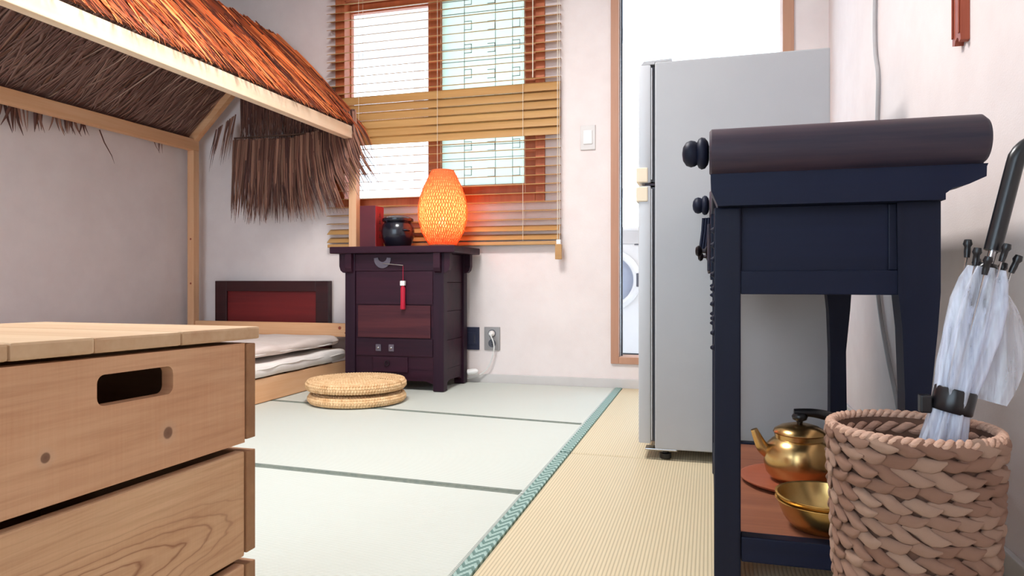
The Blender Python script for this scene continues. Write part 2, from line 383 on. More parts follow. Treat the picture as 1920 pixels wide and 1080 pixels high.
# thin lattice behind the pale pane
m = MB(); X0, X1, Z0, Z1, yl = -1.402, -.938, 1.05, 2.055, YW + .026
def lat(xa, za, xb, zb): m.box(min(xa, xb) - .0015, max(xa, xb) + .0015, yl - .007, yl - .003, min(za, zb) - .0015, max(za, zb) + .0015)
for zc in (1.075, 1.335, 1.6, 1.86):
    lat(X0, zc + .12, X1, zc + .12); lat(X0, zc + .19, X1, zc + .19)
    for xx in (X0 + .13, X0 + .305, X0 + .40): lat(xx, zc - .025, xx, zc + .235)
    for xx, zz in ((X0 + .13, zc + .03), (X0 + .262, zc + .02), (X0 + .40, zc + .02), (X0 + .262, zc + .16), (X0 + .40, zc + .165), (X0 + .13, zc + .165)):
        lat(xx, zz, xx + .04, zz); lat(xx, zz + .045, xx + .04, zz + .045); lat(xx + .04, zz, xx + .04, zz + .045)
m.build('lattice', 'grey_plate', sr)

# balcony door frame
d1 = sempty('door_1', (-.05, YW, dz0)); d1['label'] = 'brown framed balcony doorway'
one('jamb', 'door_wood', d1, .003, (dx0, dx0 + .04, YW - .014, YW + .12, dz0, dz1))
one('jamb', 'door_wood', d1, .003, (dx1 - .05, dx1, YW - .014, YW + .12, dz0, dz1))
one('sill', 'door_wood', d1, .003, (dx0 + .04, dx1 - .05, YW - .014, YW + .12, dz0, dz0 + .035))
one('head', 'door_wood', d1, .003, (dx0 + .04, dx1 - .05, YW - .014, YW + .12, dz1 - .04, dz1))
one('track', 'steel', d1, .001, (dx0 + .04, dx0 + .046, YW + .02, YW + .10, dz0 + .035, dz1 - .04))
one('track', 'gasket', d1, .001, (dx0 + .046, dx0 + .052, YW + .05, YW + .062, dz0 + .035, dz1 - .04))

# ------------------------------------------------------------------ ceiling lamp (above the frame)
cl = thing('ceiling_lamp', 'flat square white ceiling lamp', 'lamp', (-1.0, 1.75, ZC))
one('housing', 'white_plastic', cl, .006, (-1.3, -.7, 1.45, 2.05, ZC - .05, ZC))
one('diffuser', 'led_diffuser', cl, .006, (-1.28, -.72, 1.47, 2.03, ZC - .062, ZC - .0505))
L = bpy.data.lights.new('ceiling_light', 'AREA'); L.shape = 'SQUARE'; L.size = .55; L.energy = CEIL_W; L.color = (1, .985, .975)
lo = bpy.data.objects.new('ceiling_light', L); COL.objects.link(lo); lo.parent = cl; lo.location = (0, 0, -.068)

# ------------------------------------------------------------------ straw mats
def smat(name, poly, mat, label, group, pipes=()):
    cx = sum(p[0] for p in poly) / len(poly); cy = sum(p[1] for p in poly) / len(poly)
    t = thing(name, label, 'tatami mat', (cx, cy, -.02), group)
    m = MB(); n = len(poly); e = .004
    ins = [(p[0] + (cx - p[0]) / abs(cx - p[0]) * e, p[1] + (cy - p[1]) / abs(cy - p[1]) * e) for p in poly]
    vs = [(x, y, -.02) for x, y in poly] + [(x, y, -.006) for x, y in poly] + [(x, y, -.0025) for x, y in ins]
    fs = [tuple(range(n))[::-1]] + [(k, (k + 1) % n, n + (k + 1) % n, n + k) for k in range(n)] + [(n + k, n + (k + 1) % n, 2 * n + (k + 1) % n, 2 * n + k) for k in range(n)] + [tuple(2 * n + k for k in range(n))]
    m.add(vs, fs).build('surface', mat, t)
    for pts in pipes: MB().tube([(x, y, -.0105) for x, y in pts], .0105, 10).build('edge_piping', 'piping', t, 60)
    return t
AB = lambda x: 2.535 - .09 * x; BC = lambda x: 1.686 - .05 * x; CD = lambda x: .80
xa, xb = XL + .02, -.458
def seam(f, d, xr=xb):
    # piping that runs along a seam and turns round the corner
    pts = [(xa, f(xa) + d), (xr - .05, f(xr - .05) + d), (xr - .020, f(xr) + d * 1.05), (xr - .006, f(xr) + d * 1.25)]
    return pts
smat('tatami_mat', [(xa, AB(xa) + .004), (xb, AB(xb) + .004), (xb, YW - .015), (xa, YW - .015)], 'tatami_pale', 'pale straw mat by the back wall, under the dark bedside cabinet', 'pale folding straw mats', [seam(AB, .012)])
smat('tatami_mat', [(xa, BC(xa) + .004), (xb, BC(xb) + .004), (xb, AB(xb) - .004), (xa, AB(xa) - .004)], 'tatami_pale', 'middle pale straw mat carrying the two round woven cushions', 'pale folding straw mats', [seam(BC, .0115)])
smat('tatami_mat', [(xa, CD(xa) + .004), (xb, CD(xb) + .004), (xb, BC(xb) - .004), (xa, BC(xa) - .004)], 'tatami_pale', 'nearest pale straw mat beside the stacked wooden crates', 'pale folding straw mats', [seam(BC, -.0115)])
smat('tatami_mat', [(xa, -.1), (xb, -.1), (xb, CD(xb) - .004), (xa, CD(xa) - .004)], 'tatami_pale', 'pale straw mat under the stacked wooden crates', 'pale folding straw mats')
for y0, y1, lb in ((2.148, YW - .015, 'straw coloured mat with green border running under the refrigerator'), (.2, 2.136, 'straw coloured mat with green border under the dark altar table')):
    t = smat('tatami_mat', [(-.420, y0), (XR - .015, y0), (XR - .015, y1), (-.420, y1)], 'tatami_straw', lb, 'straw coloured mats')
    one('border_strip', 'mat_border', t, .0015, (-.4535, -.421, y0, y1, -.02, -.0003), label='grey green woven cloth border')

# ------------------------------------------------------------------ house bed
PX0, PX1, PY0, PY1 = -2.945, -1.845, 1.36, 3.435       # outer faces of the frame
PW, EZ = .045, 1.30
bed = thing('house_bed', 'pine house-shaped bed frame with four posts and roof beams', 'bed', (-2.4, 2.4, 0))
for x in (PX0, PX1 - PW):
    for y in (PY0, PY1 - PW):
        one('post', 'pine_post', bed, .003, (x, x + PW, y, y + PW, 0, EZ))
RX, RZ = (PX0 + PX1) / 2, 1.86
for i, x in enumerate((PX0, PX1 - PW)):
    one('eave_beam', 'pine_beam_lit' if i else 'pine_rail', bed, .003, (x, x + PW, PY0, PY1, EZ, EZ + .066))
one('ridge_beam', 'pine_rail', bed, .003, (RX - .022, RX + .022, PY0, PY1, RZ - .03, RZ + .03))
for y in (PY0, PY1 - PW):
    for sgn in (-1, 1):
        ex = PX0 + .022 if sgn < 0 else PX1 - .022
        a = Vector((ex, EZ + .066)); b = Vector((RX + sgn * .022, RZ)); d = (b - a).normalized(); nrm = Vector((-d.y, d.x)) * .024
        q = [a + nrm, a - nrm, b - nrm, b + nrm]
        MB().prism([tuple(p) for p in q], 'Y', y + .004, y + PW - .004).build('rafter', 'pine_end', bed)
one('side_rail', 'pine_rail', bed, .003, (PX1 - PW - .022, PX1 - PW - .002, PY0 + .02, PY1 - .02, 0, .105))
one('side_rail', 'pine_rail', bed, .003, (PX0 + PW + .002, PX0 + PW + .022, PY0 + .02, PY1 - .02, 0, .105))
er = one('end_rail', 'pine_end', bed, .003, (PX0 + PW, PX1 - PW, PY1 - PW + .01, PY1 - .012, .228, .302))
for kx, kz, kr in ((-1.95, .277, .009), (-1.915, .25, .005)):
    MB().lathe([(kr, 0), (kr, .0015), (kr * .6, .002)], 14, axisM((kx, PY1 - PW + .0102, kz), (0, -1, 0))).build('knot', 'strip_wood', er, 40)
for kz in (.52, .78):
    MB().lathe([(.006, 0), (.006, .001), (.003, .0015)], 12, axisM((PX0 + .024, PY1 - PW - .0002, kz), (0, -1, 0))).build('post_knot', 'strip_wood', bed, 40)
one('end_rail', 'pine_end', bed, .003, (PX0 + PW, PX1 - PW, PY0 + .012, PY0 + PW - .01, .228, .302))
for k in range(11):
    y = PY0 + .08 + k * .19
    if y < PY1 - .08: one('bed_slat', 'pine_end', bed, .002, (PX0 + PW + .023, PX1 - PW - .023, y, y + .07, .06, .075))

# mattress and folded quilt
def soft_slab(name, mat, box, label, cat, r, seed, amp, edge=None):
    x0, x1, y0, y1, z0, z1 = box
    rnd = random.Random(seed); ph = [rnd.uniform(0, 6) for _ in range(8)]
    nx, ny, nz = 26, 44, 6
    m = MB(); prof = []
    h = z1 - z0
    ring = []
    # cross-section rings stacked in z, rounded edges
    lv = [(0, r), (.08, r * .35), (.2, .0), (.5, -.006), (.8, .0), (.93, r * .35), (1, r)]
    def outline(inset):
        pts = []; a0, a1, b0, b1 = x0 + inset, x1 - inset, y0 + inset, y1 - inset; cr = .05
        for (cx, cy, s0) in ((a1 - cr, b1 - cr, 0), (a0 + cr, b1 - cr, 1), (a0 + cr, b0 + cr, 2), (a1 - cr, b0 + cr, 3)):
            for k in range(7):
                t_ = (s0 + k / 6) * PI / 2; pts.append((cx + cr * math.cos(t_), cy + cr * math.sin(t_)))
        # resample
        out = []; L_ = 0; seg = []
        for i in range(len(pts)):
            p, q = pts[i], pts[(i + 1) % len(pts)]; d = math.dist(p, q); seg.append((L_, d, p, q)); L_ += d
        N = 160
        for k in range(N):
            t_ = L_ * k / N
            for (s0, d, p, q) in seg:
                if s0 <= t_ <= s0 + d and d > 0: u = (t_ - s0) / d; out.append((p[0] + (q[0] - p[0]) * u, p[1] + (q[1] - p[1]) * u)); break
        return out
    vs = []; N = 160
    for (tz, ins) in lv:
        for (x, y) in outline(ins):
            z = z0 + h * tz
            wv = amp * (math.sin(7 * x + ph[0]) * math.sin(5 * y + ph[1]) + .6 * math.sin(19 * y + 9 * x + ph[2]))
            bl = amp * .7 * math.sin(23 * y + ph[3] + 4 * tz)
            vs.append((x + (bl if abs(x - x1) < .1 else 0), y, z + wv * tz))
    n0 = len(vs)
    # top grid as shrinking loops
    loops = 8
    ol = outline(lv[-1][1]); cx, cy = (x0 + x1) / 2, (y0 + y1) / 2
    for j in range(1, loops + 1):
        f = 1 - j / (loops + .3)
        for (x, y) in ol:
            X, Y = cx + (x - cx) * f, cy + (y - cy) * f
            wv = amp * (math.sin(7 * X + ph[0]) * math.sin(5 * Y + ph[1]) + .6 * math.sin(19 * Y + 9 * X + ph[2]) + .8 * math.sin(31 * X + 6 * Y + ph[4]) * math.sin(3 * Y))
            vs.append((X, Y, z1 + wv + .006 * (1 - f)))
    R = len(lv) + loops
    fs = [(i * N + k, i * N + (k + 1) % N, (i + 1) * N + (k + 1) % N, (i + 1) * N + k) for i in range(R - 1) for k in range(N)]
    fs += [tuple(range(N))[::-1], tuple((R - 1) * N + k for k in range(N))]
    return tag(m.add(vs, fs).build(name, mat, None, 60), label, cat)
soft_slab('mattress', 'linen', (PX0 + .06, PX1 - .040, PY0 + .08, PY1 - .06, .112, .170), 'thin white mattress lying in the pine bed under the quilt', 'mattress', .012, 3, .005)
soft_slab('quilt', 'quilt', (PX0 + .065, PX1 - .075, PY0 + .1, PY1 - .08, .192, .238), 'folded pinkish white quilt spread on the bed mattress', 'quilt', .022, 5, .009)

mt_ = bpy.data.objects['mattress']; qt_ = bpy.data.objects['quilt']
def edge_seam(o, x, z, y0, y1, f):
    pts = [(x + .003 * math.sin(31 * y + f), y, z + .004 * math.sin(9 * y + f) + .002 * math.sin(37 * y)) for y in [y0 + (y1 - y0) * k / 90 for k in range(91)]]
    MB().tube(pts, .0032, 6).build('edge_seam', 'linen', o, 60)
edge_seam(mt_, PX1 - .036, .150, PY0 + .14, PY1 - .12, 1.0); edge_seam(qt_, PX1 - .074, .205, PY0 + .16, PY1 - .14, 2.0)

# dark red panel standing behind the bed foot
hp = thing('headboard', 'dark red framed wooden board standing against the wall behind the bed', 'headboard', (-2.42, 3.475, 0))
y0, y1 = 3.448, 3.49
one('panel_field', 'red_panel', hp, 0, (-2.72, -2.13, y0 + .012, y1 - .008, .06, .475))
one('stile', 'panel_frame', hp, .003, (-2.80, -2.72, y0, y1, 0, .535)); one('stile', 'panel_frame', hp, .003, (-2.13, -2.05, y0, y1, 0, .535))
one('rail', 'panel_frame', hp, .003, (-2.72, -2.13, y0, y1, .475, .535)); one('rail', 'panel_frame', hp, .003, (-2.72, -2.13, y0, y1, 0, .06))

# ------------------------------------------------------------------ thatch
ORANGE = [(206, 104, 50), (184, 84, 40), (222, 132, 76), (150, 66, 34), (104, 46, 28), (196, 96, 50), (84, 38, 26)]
BROWN = [(118, 78, 64), (98, 62, 52), (138, 96, 78), (84, 52, 46), (154, 112, 92)]
UNDER = [(132, 100, 90), (116, 84, 76), (146, 114, 102), (124, 94, 84)]
PALE = [(150, 116, 98), (176, 144, 124), (128, 92, 74), (112, 76, 60)]
def blade(m, pts, wd, nrm, colr, fold=.35):
    pts = [Vector(p) for p in pts]; nrm = Vector(nrm).normalized(); n = len(pts); vs = []
    for i, p in enumerate(pts):
        d = (pts[min(i + 1, n - 1)] - pts[max(i - 1, 0)]).normalized(); sd = d.cross(nrm).normalized()
        w_ = wd * (1 - (i / (n - 1)) ** 1.6 * .92)
        up = nrm * w_ * fold
        vs += [p - sd * w_ / 2, p + up, p + sd * w_ / 2]
    fs = []
    for i in range(n - 1):
        a = i * 3; fs += [(a, a + 1, a + 4, a + 3), (a + 1, a + 2, a + 5, a + 4)]
    m.add(vs, fs); m.c += [colr] * len(vs)
def pick(pal, j=.16):
    c = lin(random.choice(pal)); k = 1 + random.uniform(-j, j); return (c[0] * k, c[1] * k, c[2] * k, 1)
def backing(name, quad, th, parent, c):
    a, b, cc, d = [Vector(q) for q in quad]; n = (b - a).cross(d - a).normalized() * th
    m = MB().add([a, b, cc, d, a + n, b + n, cc + n, d + n], [(3, 2, 1, 0), (4, 5, 6, 7), (0, 1, 5, 4), (1, 2, 6, 5), (2, 3, 7, 6), (3, 0, 4, 7)])
    m.c = [lin(c)] * 8
    return m.build(name, 'thatch', parent)
TY0, TY1 = 1.22, 3.44
RT = (RX, 1.915)                                        # thatch ridge
def slope(side):
    ex, ez = (PX1 + .014, EZ + .066) if side > 0 else (PX0 - .012, EZ + .072)
    return Vector((RT[0], 0, RT[1])), Vector((ex, 0, ez))
def slope_pt(side, v, y, lift):
    a, b = slope(side); d = (b - a).normalized(); n = Vector((-d.z, 0, d.x)); n = n if n.z > 0 else -n
    p = a + (b - a) * v + n * lift; return (p.x, y, p.z)
def slope_n(side):
    a, b = slope(side); d = (b - a).normalized(); n = Vector((-d.z, 0, d.x)); return n if n.z > 0 else -n
th = thing('thatch_roof', 'orange brown dried grass thatch covering the window side of the bed roof', 'thatch', (RX, 2.4, 1.6))
backing('backing', [slope_pt(1, 0, TY0, 0), slope_pt(1, .985, TY0, 0), slope_pt(1, .985, TY1 - .03, 0), slope_pt(1, 0, TY1 - .03, 0)], .008, th, (96, 48, 26))
m = MB(); N_ = slope_n(1)
yend = lambda v: 3.50 - .055 * max(0, min(1, v * 1.3))
for k in range(2100):
    v0 = random.choice((-.01, -.01, .0, .10, .22, .36, .5)) + random.uniform(-.01, .1); ln = random.uniform(.42, .9)
    v1 = min(v0 + ln, 1.0 + random.uniform(-.05, .03))
    y = random.uniform(TY0 - .1, 3.48); dy = random.gauss(.05, .06) * (v1 - v0) / .5
    l0 = .012 + .024 * random.random(); l1 = (.002 + random.random() * .010) if v1 > .9 else .012 + .02 * random.random()
    pts = []; bow = random.gauss(0, .012)
    for j in range(5):
        u = j / 4; v = v0 + (v1 - v0) * u; yy = min(y + dy * u + bow * math.sin(PI * u), yend(v)); pts.append(slope_pt(1, v, yy, l0 + (l1 - l0) * u + .008 * math.sin(PI * u)))
    blade(m, pts, random.uniform(.007, .022), N_ + Vector((0, random.uniform(-.7, .7), 0)), pick(ORANGE, .5), .45)
for k in range(70):                                     # a few strands creeping over the eave beam
    y = random.uniform(TY0, 3.4); v0 = random.uniform(.75, .9); p0 = Vector(slope_pt(1, v0, y, .02)); dy = random.gauss(.03, .03); e = Vector(slope_pt(1, 1.0, y, .012)); d_ = random.uniform(.0, .02)
    blade(m, [p0, p0.lerp(e, .6) + Vector((0, dy * .5, .004)), e + Vector((.004, dy, 0)), e + Vector((.008, dy * 1.2, -d_ - .004))], random.uniform(.006, .011), N_, pick(ORANGE))
for k in range(120):                                    # ends hanging out past the far gable and eave
    v0 = random.uniform(.3, .97); y = random.uniform(3.34, 3.44); p0 = Vector(slope_pt(1, v0, y, .022))
    ln = random.uniform(.10, .20) if random.random() < .85 else random.uniform(.2, .34); dx = random.uniform(.55, .95); pts = []
    for j in range(5):
        u = j / 4; pts.append(p0 + Vector((dx * ln * u * .8, min(.012 * u, 3.449 - y), -ln * (u * .68 + u * u * .42))))
    blade(m, pts, random.uniform(.006, .012), N_, pick(ORANGE[3:] + BROWN))
m.build('strands', 'thatch', th)['kind'] = 'stuff'
th2 = thing('thatch_roof', 'dull brown dried grass thatch on the wall side of the bed roof, seen from below', 'thatch', (RX - .3, 2.4, 1.5))
backing('backing', [slope_pt(-1, 0, TY0, .0), slope_pt(-1, 1, TY0, .0), slope_pt(-1, 1, TY1 - .03, .0), slope_pt(-1, 0, TY1 - .03, .0)], .008, th2, (122, 90, 80))
m = MB(); Nl = slope_n(-1)
for k in range(1900):                                   # underside fibres
    v0 = random.uniform(-.02, .9); v1 = min(1.0, v0 + random.uniform(.12, .4)); y = random.uniform(TY0, TY1 - .04); dy = random.gauss(-.04, .03)
    lf = -.004 - random.random() * .010
    pts = [slope_pt(-1, v0 + (v1 - v0) * j / 3, min(y + dy * j / 3 + random.gauss(0, .004), TY1), lf - .006 * math.sin(PI * j / 3)) for j in range(4)]
    blade(m, pts, random.uniform(.006, .016), -Nl, pick(UNDER if random.random() < .93 else PALE, .1), .15)
for k in range(9):                                      # a few long pale fronds
    y = random.uniform(1.9, 3.3); v0 = random.uniform(.1, .3); v1 = v0 + random.uniform(.4, .7); dy = random.uniform(-.25, -.1)
    blade(m, [slope_pt(-1, v0 + (min(v1, 1) - v0) * j / 4, y + dy * j / 4, -.018) for j in range(5)], .014, -Nl, lin((176, 146, 130)))
for k in range(700):                                    # upper side
    v0 = random.uniform(-.02, .7); v1 = min(1.02, v0 + random.uniform(.3, .5)); y = random.uniform(TY0, TY1 - .04); dy = random.gauss(0, .04)
    blade(m, [slope_pt(-1, v0 + (v1 - v0) * j / 3, min(y + dy * j / 3, TY1), .02 + .01 * random.random()) for j in range(4)], random.uniform(.008, .015), Nl, pick(BROWN))
for k in range(120):                                    # leaf tips hanging below the wall-side beam
    y = random.uniform(TY0, 3.40)
    if y > 2.75 and not 3.15 < y < 3.36: continue
    if y > 2.75 and random.random() < .5: continue
    near = max(0, min(1, (2.75 - y) / .55)) if y < 2.75 else .1
    ln = .105 + (.05 + .06 * random.random()) * near; p0 = Vector((PX0 - .012 - random.random() * .03, y, EZ + .07)); dr_ = random.gauss(.012, .022)
    pts = [p0 + Vector((-.006 * u, dr_ * u * u, -ln * u)) for u in (0, .35, .7, 1)]
    blade(m, pts, random.uniform(.012, .026) if y < 2.75 else .009, (1, 0, 0), pick(BROWN))
blade(m, [(PX0 - .02, 2.80, 1.30), (PX0 - .02, 2.83, 1.24), (PX0 - .015, 2.87, 1.18), (PX0 - .012, 2.885, 1.14)], .009, (1, 0, 0), lin((92, 56, 44)))
m.build('strands', 'thatch', th2)['kind'] = 'stuff'
# gable curtain of thatch at the far end
gc = thing('thatch_curtain', 'dark brown grass curtain hanging from the far gable of the bed', 'thatch', (-2.2, 3.36, 1.3))
GY = 3.375
gx0, gx1 = -2.60, -1.885
tz = lambda x: 1.335 + .16 * max(0, (x + 2.25) / .35) ** 2 * .55 - .01 * math.sin((x - gx0) * 5)
m = MB()
one('support_cord', 'weave_dark', gc, 0, (gx0 - .01, gx1, GY - .004, GY + .004, 1.345, 1.353))
for k in range(430):                                    # lower layer
    x = random.uniform(gx0, gx1 + .05); z = tz(x) + random.uniform(-.012, .008); ln = random.uniform(.36, .47) * (1 if x < -2.0 else .88)
    if x > -1.98 and random.random() < .45: continue
    fan = max(-.02, (x + 2.30) * .36) + random.gauss(-.01, .015); y = GY - random.uniform(.006, .022)
    pts = [(x + fan * u * u * ln / .4, y - .012 * math.sin(PI * u) + random.gauss(0, .002), z - ln * u) for u in (0, .3, .65, 1)]
    blade(m, pts, random.uniform(.010, .020), (0, -1, 0), pick(BROWN, .3))
for k in range(420):                                    # upper layer up under the ridge
    x = random.uniform(gx0 + .02, gx1 - .02); top = 1.88 - abs(x - RX) * (1.88 - 1.36) / (RX - PX0) * 1.0
    if x > RX: top = 1.86 - (x - RX) * .95
    z1 = random.uniform(1.27, 1.36); z0 = max(z1 + .12, top - random.uniform(.0, .12)); y = GY + random.uniform(.006, .02)
    pts = [(x + random.gauss(0, .012) * u, y, z0 + (z1 - z0) * u) for u in (0, .33, .66, 1)]
    blade(m, pts, random.uniform(.008, .014), (0, -1, 0), pick(BROWN[:2] + BROWN[3:4], .3))
for k in range(26):
    x = random.uniform(gx0 - .15, gx0 - .01); z = 1.50 + (x - gx0) * .6; ln = random.uniform(.14, .26)
    blade(m, [(x - .05 * u, GY + .02, z - ln * u) for u in (0, .35, .7, 1)], .008, (0, -1, 0), pick(BROWN, .3))
m.build('strands', 'thatch', gc)['kind'] = 'stuff'

# ------------------------------------------------------------------ bedside cabinet
cb = thing('bedside_cabinet', 'dark purple brown wooden bedside cabinet with overhanging top', 'cabinet', (-1.5, 3.29, 0))
cx0, cx1, cy0, cy1 = -1.762, -1.232, 3.124, 3.462
one('top', 'dark_cab', cb, .005, (-1.832, -1.165, 3.092, 3.476, .672, .706))
for x in (cx0, cx1 - .055):
    for y in (cy0, cy1 - .05):
        one('leg', 'dark_cab_post', cb, .003, (x, x + .055, y, y + .05, 0, .6715))
one('front_panel', 'dark_cab', cb, 0, (cx0 + .055, cx1 - .055, cy0 + .012, cy0 + .03, .10, .6715))
one('back_panel', 'dark_cab', cb, 0, (cx0 + .055, cx1 - .055, cy1 - .03, cy1 - .012, .10, .6715))
one('side_panel', 'dark_cab', cb, 0, (cx0 + .012, cx0 + .03, cy0 + .05, cy1 - .05, .10, .6715))
for k in range(4):                                      # planked right side
    z = .10 + k * .143; one('side_plank', 'dark_cab', cb, .002, (cx1 - .03, cx1 - .011 - .001 * (k % 2), cy0 + .05, cy1 - .05, z, z + .1415))
one('front_rail', 'dark_cab', cb, .002, (cx0 + .055, cx1 - .055, cy0 + .004, cy0 + .0115, .585, .668))
fl_ = one('flap_door', 'cab_flap', cb, .003, (cx0 + .07, cx1 - .07, cy0 + .002, cy0 + .0115, .255, .415), label='lighter red brown wooden flap door')
one('upper_board', 'dark_cab', cb, .002, (cx0 + .0585, cx1 - .0585, cy0 + .005, cy0 + .0115, .42, .582))
one('lower_board', 'dark_cab', cb, .002, (cx0 + .0585, cx1 - .0585, cy0 + .005, cy0 + .0115, .165, .250))
one('drawer_front', 'dark_cab', cb, .003, (cx0 + .15, cx1 - .19, cy0 + .003, cy0 + .0115, .085, .160))
for x in (-1.578, -1.508):
    one('hinge', 'iron', cb, .002, (x - .014, x + .014, cy0 - .002, cy0 + .0045, .188, .222))
    MB().lathe([(.006, 0), (.006, .003), (.003, .005)], 10, axisM((x, cy0 - .002, .205), (0, -1, 0))).build('hinge_stud', 'steel', cb, 40)
MB().tube([(-1.53 + .012 * math.sin(a), cy0 - .003, .118 - .012 * math.cos(a) + .012) for a in [2 * PI * k / 16 for k in range(17)]], .0022, 6).build('ring_pull', 'dark_metal', cb, 50)
# lock plate (crescent) and pin
m = MB(); out = []
for k in range(13):
    a = PI + PI * k / 12; out.append((-1.555 + .046 * math.cos(a), .648 + .05 * math.sin(a)))
for k in range(13):
    a = 2 * PI - PI * k / 12; out.append((-1.555 + .024 * math.cos(a), .651 + .022 * math.sin(a)))
m.prism(out, 'Y', cy0 - .003, cy0 + .0035).build('lock_plate', 'iron', cb)
MB().tube([(-1.55, cy0 - .006, .622), (-1.44, cy0 - .006, .612)], .0028, 8).build('lock_pin', 'steel', cb, 50)
# corner brackets under the top
for (x0, x1, y0, y1) in ((cx0 - .034, cx0 - .0005, cy0 + .002, cy0 + .036), (cx1 + .0005, cx1 + .03, cy0 + .002, cy0 + .036), (cx1 + .0005, cx1 + .03, cy1 - .04, cy1 - .004), (cx0 - .034, cx0 - .0005, cy1 - .04, cy1 - .004)):
    xo, xi = (x0, x1) if x0 < -1.5 else (x1, x0)
    MB().prism([(xi, .575), (xi, .6715), (xo, .6715), (xo, .61), (xo + (xi - xo) * .2, .588), (xo + (xi - xo) * .6, .577)], 'Y', y0, y1).build('bracket', 'dark_cab', cb)
for y0, y1, x in ((cy0 - .022, cy0 - .0005, cx0 + .012), (cy0 - .022, cy0 - .0005, cx1 - .045)):
    MB().prism([(y1, .575), (y1, .6715), (y0, .6715), (y0, .60), (y0 + .006, .583)], 'X', x, x + .034).build('bracket', 'dark_cab', cb)
# aprons with stepped cut
MB().prism([(cx0 + .055, .10), (cx1 - .055, .10), (cx1 - .055, .03), (cx1 - .10, .045), (cx0 + .10, .045), (cx0 + .055, .03)], 'Y', cy0 + .014, cy0 + .03).build('apron', 'dark_cab', cb)
MB().prism([(cy0 + .05, .0995), (cy1 - .05, .0995), (cy1 - .05, .025), (cy1 - .09, .04), (cy0 + .11, .045), (cy0 + .05, .022)], 'X', cx1 - .028, cx1 - .012).build('apron', 'dark_cab', cb)
tl = thing('tassel_key', 'bright red tassel with white bead hanging on the bedside cabinet', 'tassel', (-1.440, cy0 - .010, .40))
MB().tube([(-1.440, cy0 - .0105, .608), (-1.440, cy0 - .0105, .535)], .0012, 6).build('cord', 'tassel', tl)
one('bead', 'white_plastic', tl, .004, (-1.452, -1.428, cy0 - .022, cy0 - .002, .512, .536))
MB().lathe([(.006, .512), (.0105, .500), (.010, .44), (.0115, .40), (.009, .396)], 16, Matrix.Translation((-1.440, cy0 - .012, 0)), lambda r, z, a: r * (1 + .12 * math.cos(8 * a))).build('tassel_threads', 'tassel', tl, 70)

# things on the cabinet
bx = thing('lacquer_box', 'tall dark red box with a bright red narrow side, left on the cabinet', 'box', (-1.69, 3.30, .706))
one('body', 'box_red_dark', bx, .002, (-1.748, -1.660, 3.25, 3.345, .7065, .925))
sp = one('spine', 'box_red', bx, .001, (-1.6598, -1.657, 3.252, 3.343, .708, .9235), label='bright red side face')
m = MB()
for k in range(4):
    z = .76 + k * .036; m.box(-1.6569, -1.6562, 3.285, 3.312, z, z + .004).box(-1.6569, -1.6562, 3.29, 3.306, z + .010, z + .013).box(-1.6569, -1.6562, 3.296, 3.300, z, z + .022)
m.build('spine_mark', 'box_red_dark', sp)
jr = thing('lidded_jar', 'black glazed round lidded jar between red box and lamp', 'jar', (-1.555, 3.30, .7065))
JM = Matrix.Translation((-1.555, 3.30, .7065))
MB().lathe([(.05, 0), (.066, .01), (.082, .05), (.086, .085), (.080, .115), (.070, .130), (.072, .134)], 40, JM).build('body', 'black_glaze', jr, 50)
MB().lathe([(.078, .1345), (.081, .138), (.080, .150), (.074, .154), (.060, .160), (.030, .166), (.008, .168)], 40, JM).build('lid', 'black_glaze', jr, 50)
for a in (-.6, 2.54):
    MB().tube([(-1.555 + (.082 + .014 * math.sin(t_)) * math.cos(a) - .018 * math.cos(t_) * math.sin(a), 3.30 + (.082 + .014 * math.sin(t_)) * math.sin(a) + .018 * math.cos(t_) * math.cos(a), .7065 + .088) for t_ in [PI * k / 8 for k in range(9)]], .005, 8).build('lug', 'black_glaze', jr, 50)
# rattan lamp
LX, LY, LZ = -1.306, 3.30, .7065
lp = thing('rattan_lamp', 'glowing orange egg-shaped woven rattan table lamp', 'lamp', (LX, LY, LZ))
def egg(t_):                                            # t 0..1 bottom to top
    z = .012 + t_ * .376
    tb = [(0, .066), (.08, .086), (.2, .108), (.35, .121), (.48, .123), (.62, .115), (.76, .098), (.9, .074), (1, .055)]
    for (a, ra), (b, rb) in zip(tb, tb[1:]):
        if a <= t_ <= b + 1e-9: u = (t_ - a) / (b - a); u = u * u * (3 - 2 * u) * .35 + u * .65; return ra + (rb - ra) * u, z
LM = Matrix.Translation((LX, LY, LZ))
MB().lathe([(.07, 0), (.072, .006), (.066, .0118), (.03, .0118)], 32, LM).build('base', 'weave_dark', lp, 40)
MB().lathe([(egg(k / 28)[0] - .003, egg(k / 28)[1]) for k in range(29)], 48, LM, cap=False).build('shade_lining', 'lamp_paper', lp, 60)
m = MB(); NS = 54
for fam in (-1, 1):
    for q in range(NS):
        vs = []; fs = []; K = 44
        for k in range(K + 1):
            t_ = k / K; r, z = egg(t_); a = 2 * PI * q / NS + fam * t_ * 1.25 + .02 * math.sin(k * 1.4 + q); wd = .0030
            rr = r + .0012 + .0016 * math.sin(k * PI / 2 + q * PI + (0 if fam > 0 else PI))
            da = wd / r
            for (aa, ro) in ((a - da, rr), (a, rr + .0018), (a + da, rr)): vs.append((LX + ro * math.cos(aa), LY + ro * math.sin(aa), LZ + z))
        for k in range(K):
            o = k * 3; fs += [(o, o + 1, o + 4, o + 3), (o + 1, o + 2, o + 5, o + 4)]
        m.add(vs, fs)
m.build('shade_weave', 'lamp_weave', lp, 60)['kind'] = 'stuff'
r_, z_ = egg(1); MB().tube([(LX + r_ * math.cos(a), LY + r_ * math.sin(a), LZ + z_) for a in [2 * PI * k / 32 for k in range(33)]], .004, 8).build('top_rim', 'lamp_weave', lp, 60)
